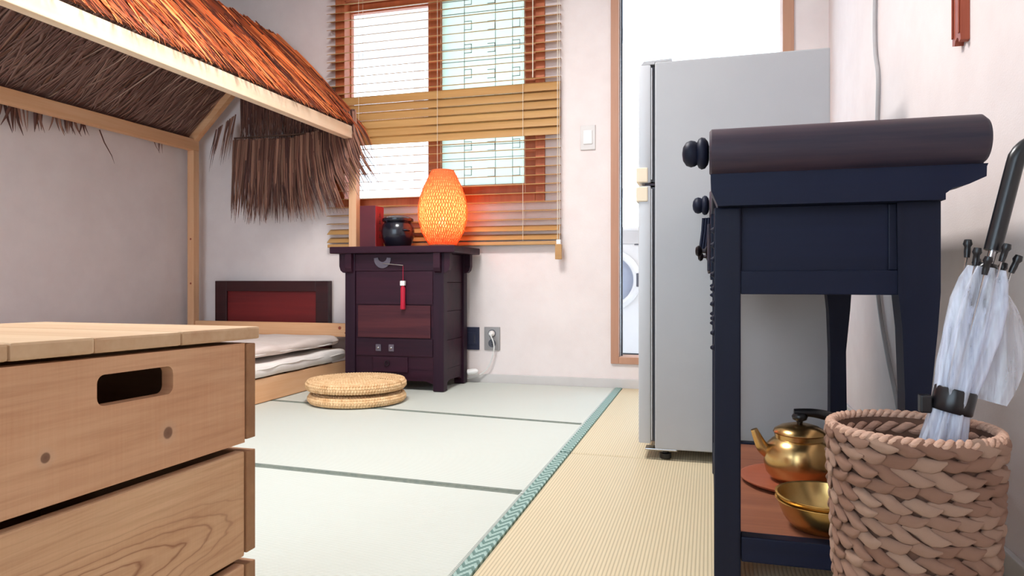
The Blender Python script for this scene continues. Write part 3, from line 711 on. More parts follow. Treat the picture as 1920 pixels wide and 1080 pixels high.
MB().lathe([(.004, .10), (.016, .105), (.022, .12), (.022, .13), (.014, .148), (.003, .154)], 16, LM).build('bulb', 'bulb_glow', lp, 60)
L = bpy.data.lights.new('lamp_bulb_light', 'POINT'); L.energy = 2.7; L.color = (1, .45, .22); L.shadow_soft_size = .022
lo = bpy.data.objects.new('lamp_bulb_light', L); COL.objects.link(lo); lo.parent = lp; lo.location = (0, 0, .18)

# ------------------------------------------------------------------ cushions
def cushion(z0, cx, cy, r, h, label, ph):
    t = thing('woven_cushion', label, 'cushion', (cx, cy, z0), 'round woven straw cushions')
    MB().lathe([(.01, .003), (r - .024, .003), (r - .014, h * .3), (r - .014, h * .7), (r - .024, h - .012), (.01, h - .009)], 60, Matrix.Translation((cx, cy, z0))).build('core', 'cushion', t, 50)
    def coil(m, R, z, tr, wob=0):
        n = max(24, int(2 * PI * R / .0035)); st = max(6, int(2 * PI * R / .0125)); pts = []; rs = []
        for k in range(n + 1):
            a = 2 * PI * k / n; q = math.sin(st * a + ph + z * 900)
            RR = R * (1 + .006 * math.sin(2 * a + ph)) + .0012 * q
            pts.append((cx + RR * math.cos(a), cy + RR * math.sin(a), z0 + z + .0012 * math.cos(st * a))); rs.append(tr * (.86 + .22 * q))
        m.tube(pts, tr, 7, rs, cap=False)
    m = MB(); k = 0; R = .008
    while R < r - .014:
        coil(m, R, h - .0085 + .003 * math.cos(R / r * 2.4) - (.003 if R > r * .86 else 0), .0068); R += .0118
    m.build('woven_top', 'cushion', t, 80)
    m = MB()
    for q in range(4): coil(m, r - .0165 + .011 * math.sin(PI * (q + .5) / 4), .0085 + (h - .022) * q / 3, .0078)
    m.build('woven_edge', 'cushion', t, 80)
cushion(0.0, -1.512, 2.79, .213, .048, 'lower of two round straw cushions stacked on the mat', 0)
cushion(.0545, -1.522, 2.80, .219, .050, 'upper of two round straw cushions stacked on the mat', 1)

# ------------------------------------------------------------------ venetian blind
bl = thing('venetian_blind', 'golden wooden venetian blind over the window, partly tilted open', 'blind', (-1.4, 3.48, .73))
bx0, bx1, by = -2.065, -.735, 3.481
one('head_rail', 'slat', bl, .003, (bx0, bx1, 3.46, 3.505, 2.20, 2.25))
one('bottom_rail', 'slat', bl, .003, (bx0, bx1, 3.463, 3.498, .722, .740))
slat_me = {}
def slat(z, ang):
    key = round(ang, 2)
    if key not in slat_me:
        m = MB(); hw = .0265; pr = []
        for k in range(5):
            u = -1 + 2 * k / 4; pr.append((u * hw, .0022 * (1 - u * u)))
        poly = pr + [(p[0], p[1] - .0024) for p in pr[::-1]]
        ca, sa = math.cos(ang), math.sin(ang)
        m.prism([(a * ca - b * sa, a * sa + b * ca) for a, b in poly], 'X', -(bx1 - bx0) / 2, (bx1 - bx0) / 2)
        o = m.build('slat', 'slat', bl, None, local=True); slat_me[key] = o.data
    else:
        o = bpy.data.objects.new('slat', slat_me[key]); COL.objects.link(o); o.parent = bl
    o.location = ((bx0 + bx1) / 2 + 1.4, by - 3.48, z - .73)
pitch = .0455
for k in range(32):
    z = .765 + k * pitch
    if z < .85: ang = .62
    elif 1.305 < z < 1.57: ang = 1.18
    elif z > 1.5: ang = .335
    else: ang = .15
    slat(z, ang)
for x in (-1.865, -1.398, -.925):
    for dy in (-.0265, .0225):
        MB().tube([(x, by + dy, .74), (x, by + dy, 2.2)], .0011, 5).build('ladder_cord', 'blind_cord', bl)
MB().tube([(-.872, by - .028, 1.58), (-.872, by - .028, 2.2)], .0028, 6).build('lift_cord', 'blind_cord', bl)
MB().tube([(-.742, by - .030, .73), (-.742, by - .030, 2.2)], .0016, 6).build('pull_cord', 'blind_cord', bl)
MB().tube([(-.732, by - .030, .73), (-.732, by - .030, 2.2)], .0012, 6).build('pull_cord', 'blind_cord', bl)
one('cord_weight', 'slat', bl, .003, (-.753, -.720, by - .040, by - .018, .645, .722))
one('cord_cap', 'white_plastic', bl, .002, (-.747, -.725, by - .037, by - .021, .722, .745))

# ------------------------------------------------------------------ switch, outlets, plug
sw = thing('light_switch', 'pale wall switch plate beside the balcony doorway', 'switch', (-.596, YW, 1.265))
one('plate', 'switch_plate', sw, .003, (-.634, -.557, YW - .008, YW, 1.203, 1.330))
one('rocker', 'white_plastic', sw, .003, (-.618, -.572, YW - .014, YW - .008, 1.232, 1.302))
ou = thing('wall_outlet', 'grey metal wall outlet with a white plug in it', 'outlet', (-1.106, YW, .23))
one('plate', 'grey_plate', ou, .002, (-1.150, -1.063, YW - .008, YW, .169, .291))
for z in (.257, .205):
    MB().lathe([(.021, 0), (.021, .002), (.017, .0025), (.0165, .0008), (.002, .0008)], 24, axisM((-1.106, YW - .008, z), (0, -1, 0))).build('socket', 'gasket', ou, 40)
for z in (.199, .211): MB().lathe([(.003, 0), (.003, .001)], 10, axisM((-1.106, YW - .0088, z), (0, -1, 0))).build('socket_hole', 'black_plastic', ou)
pg = thing('plug_cord', 'white plug and cable dropping from the outlet behind the cabinet', 'cable', (-1.106, YW - .03, .25))
MB().lathe([(.016, 0), (.016, .012), (.011, .022), (.008, .03)], 16, axisM((-1.106, YW - .0106, .257), (0, -1, 0))).build('plug', 'white_plastic', pg, 40)
cp = [(-1.106, YW - .038, .257), (-1.100, YW - .046, .245), (-1.088, YW - .045, .215), (-1.086, YW - .04, .18), (-1.098, YW - .035, .13), (-1.118, YW - .03, .085), (-1.145, YW - .03, .055), (-1.185, YW - .034, .032), (-1.225, YW - .035, .02), (-1.29, YW - .035, .012)]
def smooth_path(p, n=6):
    p = [Vector(q) for q in p]; out = []
    for i in range(len(p) - 1):
        a, b, c, d = p[max(i - 1, 0)], p[i], p[i + 1], p[min(i + 2, len(p) - 1)]
        for k in range(n):
            t_ = k / n; out.append(.5 * ((2 * b) + (c - a) * t_ + (2 * a - 5 * b + 4 * c - d) * t_ * t_ + (3 * b - a - 3 * c + d) * t_ ** 3))
    return out + [p[-1]]
MB().tube(smooth_path(cp), .0035, 8).build('cable', 'cord_white', pg, 60)
dp = thing('blank_wall_plate', 'dark navy wall plate half hidden by the bedside cabinet', 'wall plate', (-1.22, YW, .23))
one('plate', 'navy_plate', dp, .002, (-1.262, -1.178, YW - .008, YW, .168, .289))
one('cover', 'navy_plate', dp, .002, (-1.245, -1.195, YW - .011, YW - .008, .195, .262)); one('slot', 'steel', dp, 0, (-1.206, -1.203, YW - .0125, YW - .011, .205, .245))
ws = thing('cable_plug', 'small white cable connector on the floor behind the cabinet', 'connector', (-1.205, 3.45, .03))
MB().lathe([(.006, -.03), (.014, -.026), (.016, 0), (.014, .02), (.006, .03)], 16, axisM((-1.198, 3.452, .058), (1, .1, .1))).build('connector_body', 'white_plastic', ws, 50)

# ------------------------------------------------------------------ refrigerator
fr = thing('refrigerator', 'pale grey two-door refrigerator standing by the balcony doorway', 'refrigerator', (.08, 2.4, 0))
fx0, fx1, fy0, fy1 = -.158, .329, 2.131, 2.66
one('body', 'fridge', fr, .004, (fx0, fx1, fy0, fy1, .03, 1.198))
one('gasket', 'gasket', fr, 0, (fx0 - .012, fx0 - .0002, fy0 + .014, fy1 - .014, .05, .822)); one('gasket', 'gasket', fr, 0, (fx0 - .012, fx0 - .0002, fy0 + .014, fy1 - .014, .838, 1.186))
for z0, z1 in ((.045, .826), (.834, 1.192)):
    d_ = one('door', 'fridge_door', fr, .006, (fx0 - .049, fx0 - .0122, fy0 - .001, fy1 + .001, z0, z1), 40)
    one('door_lip', 'fridge_door', d_, .001, (fx0 - .0118, fx0 - .008, fy0 + .0015, fy1 - .0015, z0 + .01, z1 - .01))
    z2 = z1 - .05 if z1 < 1 else z0
    one('handle', 'cream_plastic', d_, .003, (fx0 - .056, fx0 - .021, fy0 - .004, fy0 + .10, z2 + .0015, z2 + .046), label='cream handle grip')
one('hinge_bracket', 'dark_metal', fr, .001, (fx0 - .03, fx0 + .02, fy0 + .012, fy0 + .05, .8262, .8338))
MB().prism([(fx0 - .042, 1.1925), (fx0 - .034, 1.203), (fx0 + .05, 1.206), (fx0 + .05, 1.1985), (fx0 - .001, 1.1985), (fx0 - .001, 1.1925)], 'Y', fy0 + .003, fy0 + .07).build('hinge_cover', 'fridge', fr)
one('base_plate', 'steel', fr, .002, (fx0 - .03, fx0 + .065, fy0 + .006, fy0 + .05, .024, .0298))
for x in (fx0 + .03, fx1 - .05):
    for y in (fy0 + .02, fy1 - .05): MB().lathe([(.016, .0005), (.018, .004), (.018, .016), (.010, .018), (.010, .0295)], 16, Matrix.Translation((x, y, 0))).build('foot', 'black_plastic', fr, 40)

# ------------------------------------------------------------------ altar table
at = thing('altar_table', 'black brown scroll-ended altar table with lower shelf by the right wall', 'altar table', (.2, 1.65, 0))
ay0, ay1 = 1.275, 2.055
ax0, ax1 = .008, .362
def roll(yc, zc, label):
    r = MB().lathe([(.036, 0), (.0405, .004), (.0405, .412), (.034, .42)], 40, axisM((.0, yc, zc), (1, 0, 0))).build('scroll_roll', 'altar_roll', at, 40)
    MB().lathe([(.012, 0), (.020, .002), (.0265, .007), (.028, .013), (.025, .018), (.0195, .0205), (.022, .024), (.0235, .031), (.0205, .039), (.012, .0445), (.002, .046)], 28, axisM((-.0002, yc, zc), (-1, 0, 0))).build('finial', 'altar_post', r, 50)
roll(1.262, .762, ''); roll(2.045, .752, '')
one('top_board', 'altar_roll', at, .004, (.004, .428, 1.285, 2.02, .728, .748))
def endcap(y0, y1):
    # stepped moulding under the scroll
    poly = [(.002, .7235), (.421, .7235), (.419, .7185), (.4185, .703), (.395, .692), (.372, .686), (.362, .678), (.362, .668), (.014, .668), (.008, .683), (.003, .695)]
    MB().prism(poly, 'Y', y0, y1).build('moulding', 'altar', at)
endcap(1.250, 1.315); endcap(2.02, 2.062)
one('moulding', 'altar', at, .003, (.004, .020, 1.3155, 2.0195, .690, .7275)); one('moulding', 'altar', at, .003, (.385, .412, 1.3155, 2.0195, .710, .7275))
# legs: outer line gently curved
def leg(xi, xo, y0, y1):
    s_ = 1 if xo > xi else -1; wv = []
    for z, o, i in ((0, .002, .0), (.05, -.004, .002), (.2, -.012, .004), (.35, -.014, .004), (.46, -.004, .0), (.52, .0, -.006), (.6677, .0, -.008)):
        wv.append((z, xo + s_ * o, xi + s_ * i))
    poly = [(a, z) for z, a, b in wv] + [(b, z) for z, a, b in wv[::-1]]
    return MB().prism(poly, 'Y', y0, y1).build('leg', 'altar_post', at)
for y in (ay0, ay1 - .048):
    leg(ax1 - .056, ax1, y, y + .048)
    m = MB().box(ax0, ax0 + .045, y, y + .048, 0, .6675, .003); lg = m.build('leg', 'altar_post', at)
    # scalloped carving on the room-side edge
    cm = MB()
    for k in range(9): cm.lathe([(.002, -.003), (.0065, 0), (.002, .006)], 10, axisM((ax0 - .0005, y + .008, .42 + k * .026), (-1, 0, 0)))
    cm.build('carving', 'altar_post', lg, 50)
for y0, y1 in ((ay0 + .012, ay0 + .03), (ay1 - .03, ay1 - .012)):                      # end panels
    one('end_panel', 'altar', at, 0, (ax0 + .045, ax1 - .05, y0, y1, .555, .667))
    one('end_rail', 'altar', at, .002, (ax0 + .045, ax1 - .052, y0 - .008, y1 + .004, .515, .556))
for y0, y1 in ((ay0 + .012, ay0 + .03), (ay1 - .03, ay1 - .012)): one('end_stile', 'altar_post', at, .002, (ax1 - .075, ax1 - .05, y0 - .004, y1 + .002, .5565, .667))
one('back_panel', 'altar', at, 0, (ax1 - .045, ax1 - .03, ay0 + .049, ay1 - .049, .515, .667))
one('drawer_rail', 'altar', at, .002, (ax0 + .006, ax0 + .04, ay0 + .0485, ay1 - .0485, .515, .535))
for y0, y1 in ((ay0 + .055, 1.66), (1.67, ay1 - .055)):
    d_ = one('drawer_front', 'altar', at, .002, (ax0 - .006, ax0 + .02, y0, y1, .540, .662))
    yc = (y0 + y1) / 2
    one('drawer_inset', 'altar_roll', d_, .002, (ax0 - .012, ax0 - .0062, y0 + .02, y1 - .02, .557, .645))
    MB().lathe([(.009, 0), (.010, .002), (.005, .004), (.004, .010), (.010, .013), (.012, .018), (.008, .023), (.002, .024)], 20, axisM((ax0 - .0122, yc, .60), (-1, 0, 0))).build('knob', 'dark_metal', d_, 50)
for yc, s_ in ((ay0 + .05, 1), (ay1 - .05, -1)):                                        # carved brackets below the drawers
    poly = [(yc, .5145), (yc + s_ * .16, .5145), (yc + s_ * .15, .495), (yc + s_ * .11, .488), (yc + s_ * .085, .465), (yc + s_ * .05, .455), (yc + s_ * .03, .41), (yc + s_ * .022, .33), (yc, .30)]
    MB().prism(poly, 'X', ax0 + .004, ax0 + .022).build('bracket', 'altar', at)
cm = MB(); yc = ay1 - .02                                                                # fluted corbel on the room side under the far scroll
for k in range(4):
    x = -.022 + k * .0075; cm.tube([(x + .006, yc - .004 * k, .715), (x + .004, yc - .004 * k, .68), (x - .003, yc - .004 * k, .625)], .0042, 8)
cm.build('corbel', 'altar_post', at, 60)
# lower shelf frame
one('shelf', 'altar_shelf', at, .001, (ax0 + .03, ax1 - .03, ay0 + .035, ay1 - .035, .070, .086))
one('shelf_rail', 'altar', at, .003, (ax0 + .0455, ax1 - .062, ay0 + .004, ay0 + .034, .046, .090)); one('shelf_rail', 'altar', at, .003, (ax0 + .0455, ax1 - .062, ay1 - .034, ay1 - .004, .046, .090))
one('shelf_rail', 'altar', at, .003, (ax0 + .002, ax0 + .0295, ay0 + .0485, ay1 - .0485, .046, .090)); one('shelf_rail', 'altar', at, .003, (ax1 - .0295, ax1 - .004, ay0 + .0485, ay1 - .0485, .046, .090))

# on the shelf: tray, kettle, bowls
TX, TYc = .194, 1.665
tr = MB().lathe([(.105, 0), (.115, .003), (.126, .009), (.128, .012), (.124, .0125), (.112, .007), (.05, .006), (.002, .006)], 48, Matrix.Translation((TX, TYc, .0865))).build('round_tray', 'tray', None, 50)
tag(tr, 'round reddish wooden tray under the brass kettle on the shelf', 'tray')
kt = thing('kettle', 'brass coloured kettle with black handle on the round tray', 'kettle', (TX, TYc, .093))
KM = Matrix.Translation((TX, TYc, .0928))
MB().lathe([(.045, 0), (.060, .004), (.071, .018), (.076, .038), (.0755, .060), (.070, .078), (.058, .090), (.052, .094), (.053, .104), (.050, .1045)], 48, KM).build('body', 'brass', kt, 50)
ld = MB().lathe([(.055, .105), (.056, .107), (.053, .113), (.040, .121), (.022, .126), (.006, .127)], 40, KM).build('lid', 'brass', kt, 50)
MB().lathe([(.006, .1272), (.007, .132), (.015, .136), (.017, .143), (.013, .149), (.003, .150)], 24, KM).build('lid_knob', 'black_plastic', ld, 50)
sp_ = [(TX - .060, TYc - .005, .150), (TX - .078, TYc - .006, .163), (TX - .088, TYc - .007, .182), (TX - .097, TYc - .008, .203)]
MB().tube(smooth_path(sp_), .01, 14, [.017 - .0095 * k / 18 for k in range(19)]).build('spout', 'brass', kt, 60)
hd = smooth_path([(TX - .012, TYc + .002, .2445), (TX + .03, TYc + .004, .2435), (TX + .065, TYc + .008, .235), (TX + .088, TYc + .01, .214), (TX + .092, TYc + .012, .19)])
MB().tube(hd, .008, 12, [.007 + .004 * math.sin(PI * k / (len(hd) - 1)) for k in range(len(hd))]).build('handle', 'black_plastic', kt, 60)
for s_ in (1,):
    MB().tube(smooth_path([(TX + .050, TYc + .008, .186), (TX + .070, TYc + .01, .19), (TX + .092, TYc + .012, .1899)]), .004, 8).build('handle_bracket', 'steel', kt, 60)
BX, BY = .203, 1.376
for k in range(2):
    z = .0865 + k * .010
    pr = [(.048, 0), (.058, .003), (.070, .018), (.079, .038), (.0825, .049), (.0855, .0505), (.0855, .052), (.081, .051), (.0775, .038), (.0685, .0185), (.056, .005), (.002, .0045)]
    b_ = MB().lathe(pr, 56, Matrix.Translation((BX, BY, z))).build('brass_bowl', 'bowl_brass', None, 40)
    tag(b_, ('lower' if k == 0 else 'upper') + ' of two nested brass bowls on the altar table shelf', 'bowl', 'nested brass bowls')

# ------------------------------------------------------------------ basket
bk = thing('woven_basket', 'tall round basket woven of thick brown water hyacinth braid', 'basket', (.262, 1.043, 0))
bcx, bcy, BH = .262, 1.043, .342
BR = lambda z: .083 + (.1015 - .083) * (z / BH) ** .8
BMx = Matrix.Translation((bcx, bcy, 0))
MB().lathe([(BR(0) - .004, .001), (BR(.1) - .003, .1), (BR(.25) - .003, .25), (BR(BH) - .003, BH - .004), (BR(BH) - .009, BH - .004), (BR(.25) - .010, .25), (BR(.1) - .010, .1), (BR(0) - .011, .008), (.002, .008)], 48, BMx).build('liner', 'weave_dark', bk, 50)
# one puffed strand piece, shared
m = MB(); vs = []; K, n = 6, 8
for i in range(K + 1):
    u = i / K; x = (u - .5); pr = math.sin(PI * (.04 + .92 * u)) ** .95
    for k in range(n):
        a = 2 * PI * k / n; vs.append((x, .36 * pr * math.cos(a) * .8, .5 * pr * math.sin(a) * .62 + .10 * math.sin(2 * PI * u)))
fs = [(i * n + k, i * n + (k + 1) % n, (i + 1) * n + (k + 1) % n, (i + 1) * n + k) for i in range(K) for k in range(n)] + [tuple(range(n))[::-1], tuple(K * n + k for k in range(n))]
proto = m.add(vs, fs)
me0 = None; cand = []
rows = 19; rh = (BH - .006) / rows
rndb = random.Random(11)
for r_i in range(rows):
    z = .008 + (r_i + .5) * rh; R_ = BR(z) + .0005; N = 21
    for k in range(N):
        a = 2 * PI * (k + (r_i * .37) % 1 + rndb.uniform(-.10, .10)) / N
        zz = z + rndb.uniform(-.0015, .0015)
        tang = Vector((-math.sin(a), math.cos(a), 0)); rad = Vector((math.cos(a), math.sin(a), 0)); up = Vector((0, 0, 1))
        tilt = (.15 if r_i % 2 else -.10) + rndb.uniform(-.18, .18); yaw = .26
        xa_ = (tang * math.cos(yaw) + rad * math.sin(yaw)) * math.cos(tilt) + up * math.sin(tilt); za_ = up * math.cos(tilt) - tang * math.sin(tilt)
        ln = 2 * PI * R_ / N * rndb.uniform(1.5, 1.9)
        M = Matrix.Identity(4)
        for c_, (v_, s_) in enumerate(((xa_, ln), (rad, rndb.uniform(.017, .024)), (za_, rh * rndb.uniform(1.6, 2.05)))):
            for q in range(3): M[q][c_] = v_[q] * s_
        p = rad * R_
        M.translation = Vector((p.x, p.y, zz))
        face = rad.dot(Vector((-bcx, -bcy, 0)).normalized())
        cand.append((face * 1.0 + (zz - .12) * .8, M))
cand.sort(key=lambda t_: -t_[0])
rest = MB()
for i, (s_, M) in enumerate(cand):
    if i < 300:
        if me0 is None:
            o = proto.build('braid_strand', 'hyacinth', bk, 80, local=True); me0 = o.data
        else:
            o = bpy.data.objects.new('braid_strand', me0); COL.objects.link(o); o.parent = bk
        o.matrix_local = M
    else: rest.add(proto.v, proto.f, M)
rest.build('braid_strands_rest', 'hyacinth', bk, 80, local=True)['kind'] = 'stuff'
# rim: inner row of puffs joined + twisted edge
m = MB()
for k in range(26):
    a = 2 * PI * k / 26; rad = Vector((math.cos(a), math.sin(a), 0)); tang = Vector((-math.sin(a), math.cos(a), 0)); up = Vector((0, 0, 1))
    for row in range(3):
        M = Matrix.Identity(4); tl_ = .3 if row % 2 else -.3
        for c_, (v_, s_) in enumerate(((tang * math.cos(tl_) + up * math.sin(tl_), .034), (rad, .010), (up * math.cos(tl_) - tang * math.sin(tl_), .020))):
            for q in range(3): M[q][c_] = v_[q] * s_
        aa = a + row * .12; p = Vector((math.cos(aa), math.sin(aa), 0)) * (BR(BH) - .011); M.translation = Vector((p.x, p.y, BH - .018 - row * .02)); m.add(proto.v, proto.f, M)
m.build('inner_braid', 'hyacinth', bk, 80, local=True)['kind'] = 'stuff'
for ph in (0, PI):
    MB().tube([(bcx + (BR(BH) - .002 + .0035 * math.cos(28 * a + ph)) * math.cos(a), bcy + (BR(BH) - .002 + .0035 * math.cos(28 * a + ph)) * math.sin(a), BH - .001 + .0035 * math.sin(28 * a + ph)) for a in [2 * PI * k / 220 for k in range(221)]], .0042, 7).build('rim_cord', 'hyacinth', bk, 70)

# ------------------------------------------------------------------ umbrella in the basket
um = thing('umbrella', 'furled clear vinyl umbrella with black handle standing in the basket', 'umbrella', (.236, 1.05, .02))
U0 = Vector((.233, 1.052, .022)); UD = (Vector((.357, 1.065, .552)) - U0).normalized(); UM = axisM(U0, UD)
UL = (Vector((.357, 1.065, .552)) - U0).length
MB().lathe([(.0035, 0), (.0045, .02), (.0045, UL + .05)], 12, UM).build('shaft', 'steel', um, 40)
def pleat(r, z, a):
    k = .5 + .5 * math.cos(8 * a + z * 14); return r * (.70 + .34 * k + .05 * math.sin(3 * a + z * 30))
prof = [(.008, .04), (.012, .10), (.018, .18), (.024, .25), (.028, .30), (.025, .335), (.023, .355), (.025, .375), (.030, .41), (.034, .46), (.033, .50), (.028, .53), (.022, .548)]
MB().lathe([(r, z * UL / .545) for r, z in prof], 96, UM, pleat, cap=False).build('canopy', 'vinyl', um, 60)
MB().lathe([(r * .62, z * UL / .545) for r, z in prof], 64, UM, lambda r, z, a: r * (.75 + .3 * math.cos(6 * a - z * 20)), cap=False).build('canopy_fold', 'vinyl', um, 60)
# loose flap of film on the wall side
m = MB(); vs = []; nu, nv = 8, 12
for i in range(nv + 1):
    v = i / nv; zc = UL * (.68 + .30 * v)
    for j in range(nu + 1):
        u = j / nu; wd = .055 * math.sin(PI * min(1, .25 + .75 * v)) ** .6
        vs.append(UM @ Vector((0, 0, zc)) + Vector((.018 + wd * u, .008 * math.sin(5 * u + 3 * v) + .012, -.01 * u)))
fs = [(i * (nu + 1) + j, i * (nu + 1) + j + 1, (i + 1) * (nu + 1) + j + 1, (i + 1) * (nu + 1) + j) for i in range(nv) for j in range(nu)]
m.add(vs, fs).build('canopy_flap', 'vinyl', um, 60)
MB().lathe([(.0245, .350 * UL / .545), (.0255, .352 * UL / .545), (.0255, .380 * UL / .545), (.0245, .382 * UL / .545)], 36, UM, cap=False).build('strap', 'black_plastic', um, 40)
one('strap_snap', 'black_plastic', um, .002, tuple(v for q in zip((UM @ Vector((0, 0, .36 * UL / .545)) + Vector((-.040, -.008, -.012))), (UM @ Vector((0, 0, .36 * UL / .545)) + Vector((-.026, .008, .012)))) for v in q))
for k in range(8):
    a = 2 * PI * k / 8 + .3; rr = .019 + .007 * (k % 2); h0 = UL * (.985 + .02 * ((k * 5) % 3)); p = UM @ Vector((rr * math.cos(a), rr * math.sin(a), h0)); q = UM @ Vector((rr * 1.15 * math.cos(a), rr * 1.15 * math.sin(a), h0 + .024))
    MB().tube([p, p.lerp(q, .3), p.lerp(q, .6), p.lerp(q, .75), q], .004, 10, [.0036, .0042, .004, .006, .0045]).build('rib_tip', 'black_plastic', um, 60)
    p2 = UM @ Vector((rr * .8 * math.cos(a), rr * .8 * math.sin(a), h0 - .16)); MB().tube([p2, p], .0012, 6).build('rib', 'steel', um)
MB().lathe([(.012, UL - .05), (.013, UL - .045), (.013, UL + .004), (.009, UL + .01)], 16, UM).build('runner', 'black_plastic', um, 40)
h0 = U0 + UD * (UL + .028); hp_ = [h0 + UD * k * .03 for k in range(5)]
cx_ = hp_[-1]; sd = Vector((UD.z, 0, -UD.x)).normalized()
for k in range(1, 15):
    a = PI * k / 14 * .95; hp_.append(cx_ + sd * .036 * (1 - math.cos(a)) + UD * .036 * math.sin(a))
MB().tube(hp_, .0105, 14, [.0105] * 5 + [.0112] * 14).build('handle', 'black_plastic', um, 60)

# ------------------------------------------------------------------ right wall: hanging wooden strip, cable
ws_ = thing('wooden_wall_strip', 'reddish wooden strip with notched end hanging on the right wall', 'wall strip', (XR, 1.72, 1.06))
m = MB().prism([(1.690, 1.055), (1.700, 1.052), (1.704, 1.062), (1.712, 1.066), (1.722, 1.062), (1.728, 1.052), (1.742, 1.056), (1.742, 1.95), (1.690, 1.95)], 'X', XR - .018, XR - .0005)
m.build('strip_board', 'strip_wood', ws_)
for y in (1.693, 1.733): one('edge_bead', 'strip_wood', ws_, .002, (XR - .0215, XR - .0182, y, y + .006, 1.07, 1.95))
ca = thing('wall_cable', 'grey cable running down the right wall behind the altar table', 'cable', (XR - .01, 2.5, 1.0))
cpts = [(XR - .008, 2.50, ZC - .01), (XR - .008, 2.50, 1.7), (XR - .008, 2.535, 1.45), (XR - .008, 2.53, 1.30), (XR - .008, 2.49, 1.2), (XR - .008, 2.50, 1.08), (XR - .008, 2.52, .9), (XR - .008, 2.52, .6), (XR - .008, 2.47, .45), (XR - .008, 2.36, .3), (XR - .008, 2.25, .18), (XR - .008, 2.18, .06), (XR - .02, 2.15, .012)]
MB().tube(smooth_path(cpts, 8), .0065, 8).build('cable', 'cord_grey', ca, 60)

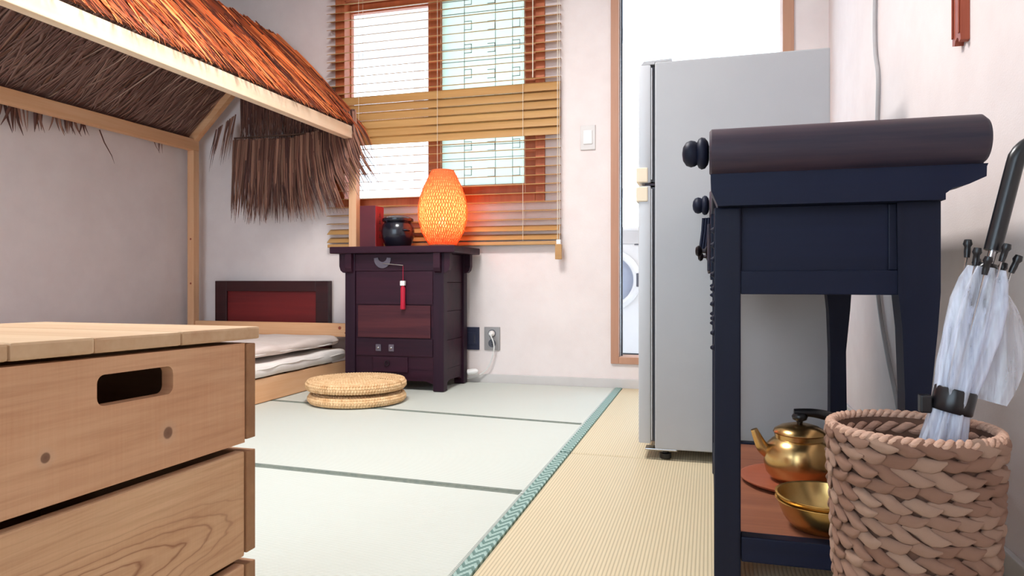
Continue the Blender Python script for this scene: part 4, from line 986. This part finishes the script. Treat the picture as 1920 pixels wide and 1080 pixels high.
# ------------------------------------------------------------------ stacked crates
CX1, CX0, CYa, CYb = -.610, -.985, .421, .831
def warp(m, k=.020):
    m.v = [(x, y, z * (1 + k * (CYb - y) / (CYb - CYa))) for x, y, z in m.v]; return m
crate_front('crate_front_top', [(.671 - .626, .361 - .318, .0072), (.515 - .626, .370 - .318, .0052)])
crate_front('crate_front_mid', [], (-.09, .055, .22, .036), c=(226, 188, 150), d=(206, 160, 122))
crate_front('crate_front_low', [], None)
labels = ('topmost stacked wooden crate, with a cut-out hand hole', 'middle stacked wooden crate with swirling dark grain', 'bottom stacked wooden crate, mostly out of view')
for i, (z0, z1) in enumerate(((.318, .4535), (.163, .3065), (.004, .1525))):
    c_ = thing('wooden_crate', labels[i], 'crate', (-.8, .626, z0), 'stack of wooden crates')
    if i == 2: z0 = .012
    fm = ('crate_front_top', 'crate_front_mid', 'crate_front_low')[i]
    ya, yb = CYa + .021, CYb - .0205
    if i == 0:      # front board with a rounded hand hole
        hy0, hy1, hz0, hz1, r = .573, .679, .403, .4355, .009
        inner = []
        for (cx_, cz_, s0) in ((hy1 - r, hz1 - r, 0), (hy0 + r, hz1 - r, 1), (hy0 + r, hz0 + r, 2), (hy1 - r, hz0 + r, 3)):
            for k in range(6): a = (s0 + k / 5) * PI / 2; inner.append((cx_ + r * math.cos(a), cz_ + r * math.sin(a)))
        outer = []
        ccy, ccz = (hy0 + hy1) / 2, (hz0 + hz1) / 2
        for (y, z) in inner:    # project to the outer rectangle
            outer.append((min(max(y + (y - ccy) * 40, ya), yb), min(max(z + (z - ccz) * 40, z0), z1)))
        n = len(inner); vs = []; m = MB()
        for X in (CX1, CX1 - .016): vs += [(X, y, z) for y, z in outer] + [(X, y, z) for y, z in inner]
        fs = []
        for k in range(n):
            k2 = (k + 1) % n
            fs += [(k, k2, n + k2, n + k), (2 * n + k, 3 * n + k, 3 * n + k2, 2 * n + k2), (n + k, n + k2, 3 * n + k2, 3 * n + k)]
            fs.append((k2, k, 2 * n + k, 2 * n + k2))
        m.add(vs, fs)
    else:
        m = MB().box(CX1 - .016, CX1, ya, yb, z0, z1, .003)
    warp(m).build('front_board', fm, c_)
    zs0, zs1 = z0 + .004, z1 - .001
    for y0, y1 in ((CYa, CYa + .019), (CYb - .019, CYb)):
        warp(MB().box(CX0, CX1 + .002, y0, y1, zs0, zs1, .0015)).build('side_board', 'crate_side', c_)
    warp(MB().box(CX0, CX0 + .016, ya, yb, z0, z1 - .004, .001)).build('back_board', 'crate_side', c_)
    warp(MB().box(CX0 + .017, CX1 - .017, ya, yb, z0 + .006, z0 + .014)).build('bottom_board', 'crate_side', c_)
    for y0, y1 in ((ya - .006, ya + .016), (yb - .016, yb + .006)):
        warp(MB().box(CX0 + .02, CX1 - .03, y0, y1, (z0 - .0085) if i < 2 else .0, z0 + .0038)).build('cleat', 'pine_rail', c_)
ld_ = thing('crate_lid', 'weathered plank lid on top of the stacked wooden crates', 'lid', (-.8, .626, .456))
edges = [.835, .687, .565, .475, .418]
for k in range(4):
    warp(MB().box(CX0 - .004, CX1 + .006 - .001 * (k % 2), edges[k + 1] + .0006, edges[k], .4585, .4755 - .0006 * (k % 2), .003)).build('plank', 'crate_lid', ld_)

# ------------------------------------------------------------------ washing machine on the balcony
wm = thing('washing_machine', 'white front-loading washing machine on the balcony beyond the doorway', 'washing machine', (-.57, 4.45, 0))
wmx0, wmx1, wy0, wy1 = -.87, -.27, 4.18, 4.75
one('body', 'white_plastic', wm, .012, (wmx0, wmx1, wy0, wy1, .10, .86))
one('plinth', 'black_plastic', wm, 0, (wmx0 + .02, wmx1 - .02, wy0 + .02, wy1 - .02, .0, .0995))
one('control_panel', 'switch_plate', wm, .004, (wmx0 + .03, wmx1 - .03, wy0 - .006, wy0 - .0003, .755, .835))
one('drawer_slot', 'gasket', wm, .002, (-.43, -.30, wy0 - .009, wy0 - .0063, .748, .754))
dr = MB().lathe([(.175, 0), (.185, .008), (.180, .025), (.160, .035), (.145, .030), (.140, .012)], 56, axisM((-.575, wy0 - .0003, .54), (0, -1, 0)), cap=False).build('door_ring', 'white_plastic', wm, 40)
MB().lathe([(.152, .004), (.139, .012), (.10, .020), (.05, .024), (.003, .025)], 48, axisM((-.575, wy0 - .0005, .54), (0, -1, 0))).build('door_glass', 'washer_glass', dr, 50)
one('door_handle', 'gasket', dr, .004, (-.415, -.398, wy0 - .040, wy0 - .012, .50, .58))
